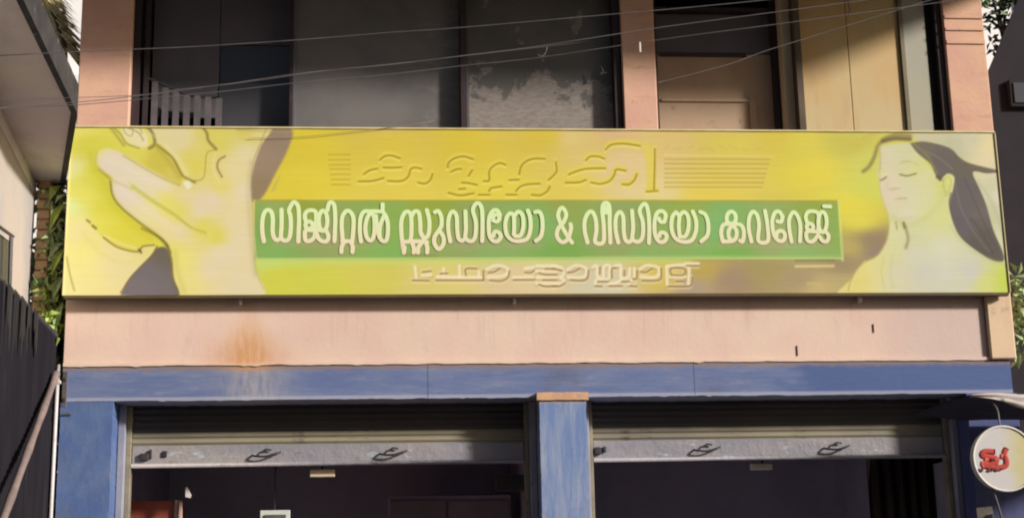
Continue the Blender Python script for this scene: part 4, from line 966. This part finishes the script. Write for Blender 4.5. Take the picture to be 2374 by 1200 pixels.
# banana-like broad leaves in front of the crown
for i, (px, py, qx, qy) in enumerate([(112, 540, 150, 470), (150, 560, 112, 600), (118, 640, 150, 575), (120, 700, 148, 640), (112, 470, 142, 430), (125, 780, 145, 700)]):
    a, b = on_y(px, py, .02 + .01 * i), on_y(qx, qy, -.02 + .01 * i)
    t = (b - a); sd = t.cross(Vector((0, 1, .2))).normalized() * .028
    mid = (a + b) / 2 + Vector((0, -.05, .02))
    me = bpy.data.meshes.new('leaf'); me.from_pydata([a, mid + sd, b, mid - sd, mid + Vector((0, .02, 0))], [], [(0, 1, 4), (1, 2, 4), (2, 3, 4), (3, 0, 4)])
    link('leaf', me, M_LEAF if i % 2 else M_LEAF_Y, bush)

# dry palm fronds above the sunshade, top left
palm = thing('palm_frond', 'dry yellow brown palm frond hanging over the sunshade at top left', 'palm frond')
a, b = on_y(20, -160, 1.2), on_y(152, 110, 1.0)
tube('midrib', [a, (a + b) / 2 + Vector((.03, 0, .03)), b], .014, M_BARK, palm)
V, F = [], []
rn = np.random.default_rng(11)
for i in range(170):
    t = i / 170; p = a.lerp(b, t); L_ = .62 * (1 - .45 * t)
    for s in (-1, 1):
        dr = Vector((s * .35 + .35 + rn.normal() * .05, rn.normal() * .15 - .05, -.75 + rn.normal() * .1)).normalized()
        e = p + dr * L_ * rn.uniform(.7, 1.1); wv = Vector((.017, .004, .004)); k0 = len(V)
        V += [p - wv, p + wv, e, p.lerp(e, .5) + Vector((0, -.012, 0))]; F += [(k0, k0 + 3, k0 + 2), (k0 + 3, k0 + 1, k0 + 2), (k0, k0 + 1, k0 + 3)]
me = bpy.data.meshes.new('leaflets'); me.from_pydata(V, [], F); o = link('leaflets', me, M_THATCH, palm); o['kind'] = 'stuff'

# tree at top right against the sky
tr = thing('branching_tree', 'tree with sparse leaves darkened to a silhouette against white sky at top right corner', 'tree')
tc = on_y(2340, 40, 3.2)
tube('trunk', [Vector((tc.x + .5, 3.3, 0)), Vector((tc.x + .45, 3.3, 2.5)), Vector((tc.x + .3, 3.2, 5.2))], [.11] * 6 + [.08] * 6 + [.05], M_BARK, tr)
for k in range(5):
    e = on_y(2300 + 14 * k, -10 + 32 * k, 3.1)
    tube('branch', [Vector((tc.x + .32, 3.22, 4.6)), Vector(((tc.x + e.x) / 2 + .1, 3.15, (4.8 + e.z) / 2)), e], .014, M_BARK, tr)
leaves('crown', on_y(2352, 60, 3.2), (.26, .3, .42), 260, .11, M_LEAF_SIL, tr, 8, .2)
leaves('crown', on_y(2310, 5, 3.2), (.20, .3, .3), 46, .11, M_LEAF, tr, 9, .2)
leaves('crown', on_y(2470, 60, 3.4), (.5, .4, .7), 900, .13, M_LEAF_SIL, tr, 10, .2)

# ------------------------------------------------------------------ dark tin partition on the left and leaning pole
tin = thing('tin_partition', 'black corrugated tin screen left of the blue column', 'screen')
ZT = 3.27
ta = on_z(140, 789, ZT); tb = on_z(0, 652, ZT); td = (tb - ta); tlen = td.length; td.normalize()
ta = ta if ta.x < -2.10 else Vector((-2.10, ta.y, ZT))
ns = Vector((-td.y, td.x, 0)); 
nseg = 7; sw = (tlen + 1.2) / nseg
def tin_sheet(k):
    V, F = [], []; m_ = 28
    for i in range(m_ + 1):
        s = sw * i / m_; off = .011 * math.sin(i * math.pi / 2) + .004 * k % .009
        p = ta + td * (k * sw + s * .995) + ns * off
        for z in (ZT, .0): V.append((p.x, p.y, z)); 
        q_ = p + ns * .003
        for z in (ZT, .0): V.append((q_.x, q_.y, z))
    for i in range(m_):
        a0 = i * 4; b0 = a0 + 4
        F += [(a0, a0 + 1, b0 + 1, b0), (a0 + 2, b0 + 2, b0 + 3, a0 + 3), (a0, b0, b0 + 2, a0 + 2), (a0 + 1, a0 + 3, b0 + 3, b0 + 1)]
    F += [(0, 2, 3, 1), (m_ * 4, m_ * 4 + 1, m_ * 4 + 3, m_ * 4 + 2)]
    me = bpy.data.meshes.new('tin_sheet'); me.from_pydata(V, [], F); return link('tin_sheet', me, M_TIN, tin)
for k in range(nseg): tin_sheet(k)
V, F = tube_geo([ta + Vector((0, 0, .0)) , ta + td * (tlen + 1.1)], .022, 8)
me = bpy.data.meshes.new('top_pipe'); me.from_pydata(V, [], F); link('top_pipe', me, M_DARKMET, tin, True)
# ragged grey cloth hanging over it
rag = thing('hanging_cloth', 'ragged grey cloth strips hanging over the black tin screen', 'cloth')
side = ns if ns.dot(CAM - ta) > 0 else -ns
rn = np.random.default_rng(5)
for i in range(16):
    s = tlen * (.52 + .5 * i / 15)
    p = ta + td * s + side * (.030 + .004 * (i % 3)); L_ = rn.uniform(.18, .5) * (.6 + .4 * i / 15)
    wv = td * rn.uniform(.008, .022)
    pts = [p - wv, p + wv, p + wv * .8 + Vector((0, 0, -L_ * .6)), p + wv * .2 + Vector((0, 0, -L_)), p - wv * .9 + Vector((0, 0, -L_ * .8))]
    prism('strip', pts, side * .004, M_TARPSTR, rag)
pole = thing('leaning_pole', 'old bamboo pole leaning diagonally against the left blue column', 'pole')
def tin_pt(px, py, off):
    d = ray(px, py); t = (ta + side * off - CAM).dot(side) / d.dot(side); return CAM + d * t
pt, pm = tin_pt(131, 866, .045), tin_pt(8, 1200, .13)
dv = (pm - pt); bt = pt + dv * ((pt.z - .12) / (pt.z - pm.z))
V, F = tube_geo([pt.lerp(bt, i / 30) for i in range(31)], [.020 + (.004 if i % 3 == 0 else 0) for i in range(31)], 10)
me = bpy.data.meshes.new('shaft'); me.from_pydata(V, [], F); link('shaft', me, M_POLE, pole, True)

# ------------------------------------------------------------------ right side: dark neighbour, tarpaulin, round sign
RN = thing('neighbour_house', 'plum walled house beyond the right corner of the shop, shade put into its colour', 'house')
q0, q1, q2 = on_y(2290, 165, 1.0), on_y(2352, 20, 1.0), on_y(2420, -140, 1.0)
prism('wall', [Vector((4.22, 1.0, 0)), Vector((9, 1.0, 0)), Vector((9, 1.0, q2.z + 1.5)), Vector((q2.x + .3, 1.0, q2.z + .6)), q2, q1, q0, Vector((4.22, 1.0, q0.z - .4))], (.12, .25, .08), M_PLUM_SHADE, RN)
p = on_y(2347, 215, .98)
w = box('window', (p.x - .03, p.x + .5, .955, .998, p.z - .12, p.z + .10), M_PLUM_SHADE, RN, .004)
box('pane', (p.x, p.x + .46, .945, .954, p.z - .09, p.z + .07), M_DGLASS, w)
leafy = thing('potted_shrub', 'small dark green shrub peeking out right of the sign', 'shrub')
p = on_y(2352, 690, .7); leaves('foliage', (p.x + .08, .75, p.z - .15), (.12, .12, .4), 220, .10, M_LEAF, leafy, 21)
tube('stem', [Vector((p.x + .1, .76, 0)), Vector((p.x + .08, .75, 1.5)), Vector((p.x + .1, .75, p.z))], .015, M_BARK, leafy)

tarp = thing('tarpaulin', 'crumpled pale tarpaulin awning edge tied at the lower right corner', 'tarpaulin')
TY = -1.10
v0 = on_y(2248, 914, TY); v1 = on_y(2374, 950, TY); XE = v1.x + 1.5
nx, ny = 40, 12; V = []; F = []
for j in range(ny + 1):                      # roof of the awning, running back to the wall, shade put into its colour
    for i in range(nx + 1):
        u, v = i / nx, j / ny
        x = v0.x + .02 + u * (XE - v0.x); y = TY + .01 + v * (-.08 - TY)
        z = v0.z - .005 - .055 * min(1, u * 5) + .02 * v + .008 * math.sin(9 * u + 5 * v) + .006 * math.sin(31 * u) * math.sin(3 * v)
        V.append((x, y, z))
n1_ = len(V); V += [(x, y, z + .006) for x, y, z in V]
for j in range(ny):
    for i in range(nx):
        a = j * (nx + 1) + i; F += [(a, a + 1, a + nx + 2, a + nx + 1), (n1_ + a, n1_ + a + nx + 1, n1_ + a + nx + 2, n1_ + a + 1)]
me = bpy.data.meshes.new('roof_sheet'); me.from_pydata(V, [], F); link('roof_sheet', me, worn('shaded_tarpaulin', (.05, .042, .07), (.035, .03, .05), 3, rough=.7), tarp, True)
V = []; F = []                               # crumpled front valance catching the sun
for i in range(nx * 2 + 1):
    u = i / (nx * 2); x = v0.x + u * (XE - v0.x)
    zt_ = v0.z + .012 * math.sin(min(1, u * 6) * 3.1) - .012 * u; zb = zt_ - .012 - .075 * min(1, u * 5.5)
    for k in range(7):
        t = k / 6; V.append((x, TY - .02 * math.sin(t * 3) - .014 * math.sin(40 * u + 5 * t) * t - .012 * math.sin(4 + 9 * t + 14 * u), zt_ + (zb - zt_) * t))
for i in range(nx * 2):
    for k in range(6): a = i * 7 + k; F.append((a, a + 1, a + 8, a + 7))
me = bpy.data.meshes.new('valance'); me.from_pydata(V, [], F); link('valance', me, M_TARP, tarp, True)
V, F = tube_geo([Vector((XE, TY, .12)), Vector((XE, TY, v0.z - .02))], .025, 8)
me = bpy.data.meshes.new('post'); me.from_pydata(V, [], F); link('post', me, M_POLE, tarp, True)
e0 = v0

rs = thing('round_sign', 'round off white hanging sign with red lettering near the lower right edge', 'sign')
RY = -1.22
cc = on_y(2329, 1062, RY); rad = (on_y(2329, 988, RY) - cc).length
V, F = [], []; ns_ = 48
for k in range(ns_):
    a = 2 * math.pi * k / ns_; V.append((cc.x + rad * math.cos(a), RY, cc.z + rad * math.sin(a)))
for k in range(ns_):
    a = 2 * math.pi * k / ns_; V.append((cc.x + rad * math.cos(a), RY + .05, cc.z + rad * math.sin(a)))
F = [tuple(range(ns_)), tuple(range(2 * ns_ - 1, ns_ - 1, -1))] + [(k, ns_ + k, ns_ + (k + 1) % ns_, (k + 1) % ns_) for k in range(ns_)]
g = G('round_sign_face')
col = g.mix(g.ramp(g.m('ADD', g.x, g.m('MULTIPLY', g.noise(9, 4), .12)), cc.x + .04, cc.x + .17), alb(206, 192, 184), alb(202, 184, 128))
col = g.mix(g.ramp(g.noise(20, 5, .7), .58, .72, 0, .4), col, alb(176, 160, 140))
M_DISC = g.end(col, .5, 0, .3)
me = bpy.data.meshes.new('disc'); me.from_pydata(V, [], F); link('disc', me, M_DISC, rs)
rim = [Vector((cc.x + rad * math.cos(2 * math.pi * k / ns_), RY, cc.z + rad * math.sin(2 * math.pi * k / ns_))) for k in range(ns_ + 1)]
V, F = tube_geo(rim, .007, 6); me = bpy.data.meshes.new('rim'); me.from_pydata(V, [], F); link('rim', me, M_WHITE, rs, True)
rsf = fr(3.75, 2150, 880)
M_REDP = worn('red_print', (.46, .045, .03), (.38, .04, .03), 9, rough=.5, bump=0)
M_BRNP = worn('dark_red_print', (.12, .02, .02), (.09, .02, .02), 9, rough=.5, bump=0)
V, F = [], []
for s in [[(590, 622), (500, 620), (480, 655), (540, 668), (600, 680), (595, 715), (540, 735), (470, 722)], [(500, 690), (560, 695)], [(690, 590), (672, 640), (690, 700), (680, 745), (620, 760), (600, 735)], [(640, 660), (680, 665)], [(480, 745), (560, 752), (640, 770)]]:
    tube_geo(spline([on_y(x, y, RY - .004) for x, y in rsf(s)], 5), .0150, 8, .12, V, F)
me = bpy.data.meshes.new('lettering'); me.from_pydata(V, [], F); link('lettering', me, M_REDP, rs, True)['label'] = 'large red characters'
V, F = [], []
for s in [[(450, 770), (465, 795), (480, 775)], [(525, 765), (545, 790), (520, 790)], [(590, 765), (612, 770), (600, 790), (585, 780)], [(560, 770), (565, 792)]]:
    tube_geo(spline([on_y(x, y, RY - .004) for x, y in rsf(s)], 4), .006, 6, .4, V, F)
me = bpy.data.meshes.new('lettering'); me.from_pydata(V, [], F); link('lettering', me, M_BRNP, rs, True)['label'] = 'small dark characters under the red ones'
tube('hanger', [Vector((cc.x, RY + .025, cc.z + rad)), Vector((cc.x + .01, RY + .06, cc.z + rad + .10)), Vector((cc.x + .02, -1.08, e0.z - .05))], .006, M_WIRE, rs)
tube('cord', [on_y(2300, 1132, RY + .02), on_y(2312, 1165, RY + .03), on_y(2330, 1230, RY + .05)], .007, M_BARS, rs)
nt = thing('paper_notice', 'torn white paper notice at the bottom right corner below the round sign', 'notice')
a, b = on_y(2264, 1176, -.20), on_y(2304, 1215, -.20)
prism('sheet', [a, Vector((b.x, -.20, a.z + .008)), Vector((b.x + .02, -.20, a.z - .33)), Vector((a.x + .01, -.20, a.z - .31))], (0, .006, 0), M_WHITE, nt)
a = on_y(2290, 1190, -.206)
prism('drawing', [a + Vector((-.02, 0, -.01)), a + Vector((.03, 0, 0)), a + Vector((.035, 0, -.10)), a + Vector((-.03, 0, -.12))], (0, -.004, 0), M_CURTAIN, nt)
o = tube('string', [on_y(2286, 1176, -.2), on_y(2292, 1130, -.12), Vector((on_y(2292, 1100, -.05).x, -.022, 2.55))], .003, M_WIRE, nt)

# ------------------------------------------------------------------ things inside the shops
def pbox(name, px0, px1, py0, py1, y, dpt, mat, parent=None, zlow=None, bevel=.003):
    a, b = on_y(px0, py0, y), on_y(px1, py1, y)
    return box(name, (a.x, b.x, y, y + dpt, b.z if zlow is None else zlow, a.z), mat, parent, bevel)
rc = thing('red_cabinet', 'red cabinet with pale edge strips inside the left shop', 'cabinet')
pbox('body', 303, 404, 1160, 1200, .62, .5, M_RED, rc, .12)
pbox('edge_strip', 405, 412, 1158, 1200, .60, .04, M_PALEEDGE, rc, .12)
pbox('edge_strip', 415, 421, 1160, 1200, .57, .04, M_PALEEDGE, rc, .12)
a = on_y(436, 1140, .43)
wp = prism('white_lamp', [a + Vector((-.018, 0, .03)), a + Vector((-.005, 0, .036)), a + Vector((.02, 0, -.02)), a + Vector((.012, 0, -.036)), a + Vector((-.016, 0, -.03))], (0, .03, 0), M_WHITE)
tag(wp, 'small white tilted lamp cover above the red cabinet', 'lamp')
lf = thing('tube_lamp', 'small cream lamp box hanging under the left shutter', 'lamp')
pbox('lamp_box', 718, 776, 1087, 1104, .31, .05, M_CREAM, lf, None, .005)
p = on_y(747, 1087, .33); box('stem', (p.x - .006, p.x + .006, .345, .357, p.z, 2.95), M_DARKMET, lf)
lf = thing('tube_lamp', 'dull grey lamp box hanging under the right shutter', 'lamp')
pbox('lamp_box', 1742, 1792, 1073, 1087, .42, .05, M_WHITE, lf, None, .005)
p = on_y(1767, 1073, .44); box('stem', (p.x - .006, p.x + .006, .435, .447, p.z, 2.95), M_DARKMET, lf)
nb_ = thing('framed_board', 'pale green framed board at the bottom of the left opening', 'notice')
pbox('frame', 603, 672, 1182, 1199, .50, .02, M_NOTICE, nb_, 1.75)
pbox('sheet', 612, 663, 1192, 1199, .49, .008, M_BARS, nb_, 1.79)
hg = on_y(637, 1182, .51); box('hanger', (hg.x - .004, hg.x + .004, .505, .513, hg.z, 2.95), M_DARKMET, nb_)
sp = thing('wall_speaker', 'dull grey box fixed high inside the left shop beside the middle column', 'speaker')
pbox('cabinet', 1150, 1228, 1100, 1133, .95, .2, M_GREYBOX, sp)
p = on_y(1222, 1115, .95); box('bracket', (p.x - .01, 1.048, 1.0, 1.05, p.z - .01, p.z + .01), M_DARKMET, sp)
cb = thing('dark_cupboard', 'dark wooden cupboard with tall doors at the back of the left shop', 'cupboard')
for (a_, b_) in ((905, 1035), (1040, 1180)):
    pbox('door', a_, b_, 1160, 1200, 2.4, .03, M_INT2, cb, .2)
pbox('body', 900, 1185, 1150, 1200, 2.435, .5, M_INT, cb, .12)
cu = thing('brown_curtain', 'dim brown curtain inside the right shop by the right column', 'curtain')
V = []; F = []
a, b = on_y(2010, 1085, .85), on_y(2205, 1085, .85)
for i in range(41):
    x = a.x + (b.x - a.x) * i / 40; y = .85 + .03 * math.sin(i * 1.1) + .012 * math.sin(i * 2.7)
    V += [(x, y, 2.70), (x, y, .3), (x, y + .006, 2.70), (x, y + .006, .3)]
for i in range(40):
    k = i * 4; F += [(k, k + 1, k + 5, k + 4), (k + 2, k + 6, k + 7, k + 3), (k, k + 4, k + 6, k + 2), (k + 1, k + 3, k + 7, k + 5)]
me = bpy.data.meshes.new('cloth'); me.from_pydata(V, [], F); link('cloth', me, M_CURTAIN, cu, True)
V, F = tube_geo([Vector((a.x - .08, .86, 2.72)), Vector((b.x + .08, .86, 2.72))], .012, 8); me = bpy.data.meshes.new('rod'); me.from_pydata(V, [], F); link('rod', me, M_DARKMET, cu, True)
lp = thing('door_leaf', 'grey edge of an open door leaf standing at the right end of the right shop', 'door')
a, b = on_y(2214, 1085, .30), on_y(2232, 1085, .30)
box('leaf', (a.x, b.x, .318, .70, .13, 2.44), M_JAMB, lp, .003)

# ------------------------------------------------------------------ overhead wires
def wire(pts, label, y=-2.4, r=.0021):
    P = [on_y(px, py, y + (.15 * i / len(pts))) for i, (px, py) in enumerate(pts)]
    P = P + [P[-1] + (P[-1] - P[-2]) * 2.0]
    o = tube('overhead_wire', P, r, M_WIRE, None, 6, None, 5)
    tag(o, label, 'wire', 'thin cables crossing in front of the upper storey'); return o
wire([(-200, 140), (160, 121), (300, 115), (460, 108), (690, 93), (900, 76), (1060, 65), (1300, 44), (1700, 8), (2000, -25)], 'topmost cable sloping up in front of the dark upper windows')
wire([(-200, 262), (0, 250), (180, 237), (330, 221), (500, 199), (700, 170), (900, 151), (1070, 130), (1230, 110), (1400, 84), (1560, 60), (1900, 15)], 'middle cable sloping up to the right above the sign')
wire([(-200, 268), (0, 252), (180, 243), (330, 230), (500, 214), (700, 191), (900, 173), (1070, 153), (1240, 135), (1430, 107), (1490, 98), (1620, 80), (1760, 62), (2000, 30)], 'lower cable carrying a small white tag past the middle pilaster', -2.3)
wire([(-200, 236), (300, 222), (420, 207), (560, 192), (760, 164), (960, 143), (1100, 127)], 'thin cable running just above the lower cables at left', -2.5, .0016)
wire([(1526, 192), (1545, 187), (1620, 168), (1700, 146), (1770, 120), (1850, 95), (1980, 55)], 'short steep cable crossing the doorway on the upper storey', -2.2, .0018)
o = tube('slack_wire', [on_y(575, 320, -.118), on_y(700, 317, -.118), on_y(800, 307, -.118), on_y(900, 296, -.118), on_y(985, 284, -.118), on_y(1010, 279, -.10)], .0018, worn('dull_brown_cable', (.36, .28, .13), (.30, .24, .11), 4, rough=.6, bump=0), None, 6)
tag(o, 'slack thin wire running over the top of the sign beside the hands', 'wire')
for (px, py, l, lab) in ((1483, 98, 24, 'small white tag hanging from the lower cable by the middle pilaster'),):
    a, b = on_y(px, py, -2.2), on_y(px, py + l, -2.2)
    o = box('cable_tag', (a.x - .005, a.x + .005, -2.205, -2.198, b.z, a.z), M_WHITE, None, .002); tag(o, lab, 'tag')
o = tube('wire_hook', [on_y(1268, 108, -2.25), on_y(1265, 122, -2.25), on_y(1256, 131, -2.25), on_y(1247, 127, -2.25)], .0028, M_BARS, None, 6); tag(o, 'pale wire hook twisted round the middle cable', 'hook')
o = tube('loose_clip', [on_y(1392, 152, .05), on_y(1398, 166, .05), on_y(1390, 172, .05), on_y(1410, 168, .05)], .0045, M_BARS, None, 6); tag(o, 'pale twisted clip on the pale patched window', 'clip')
o = tube('dangling_wire', [Vector((on_y(1966, -60, -.2).x, -.2, 6.02)), on_y(1966, 0, -.2), on_y(1970, 22, -.2), on_y(1966, 34, -.2)], .004, M_WIRE, None, 6); tag(o, 'short wire end dangling from the eave above the beige panels', 'wire')
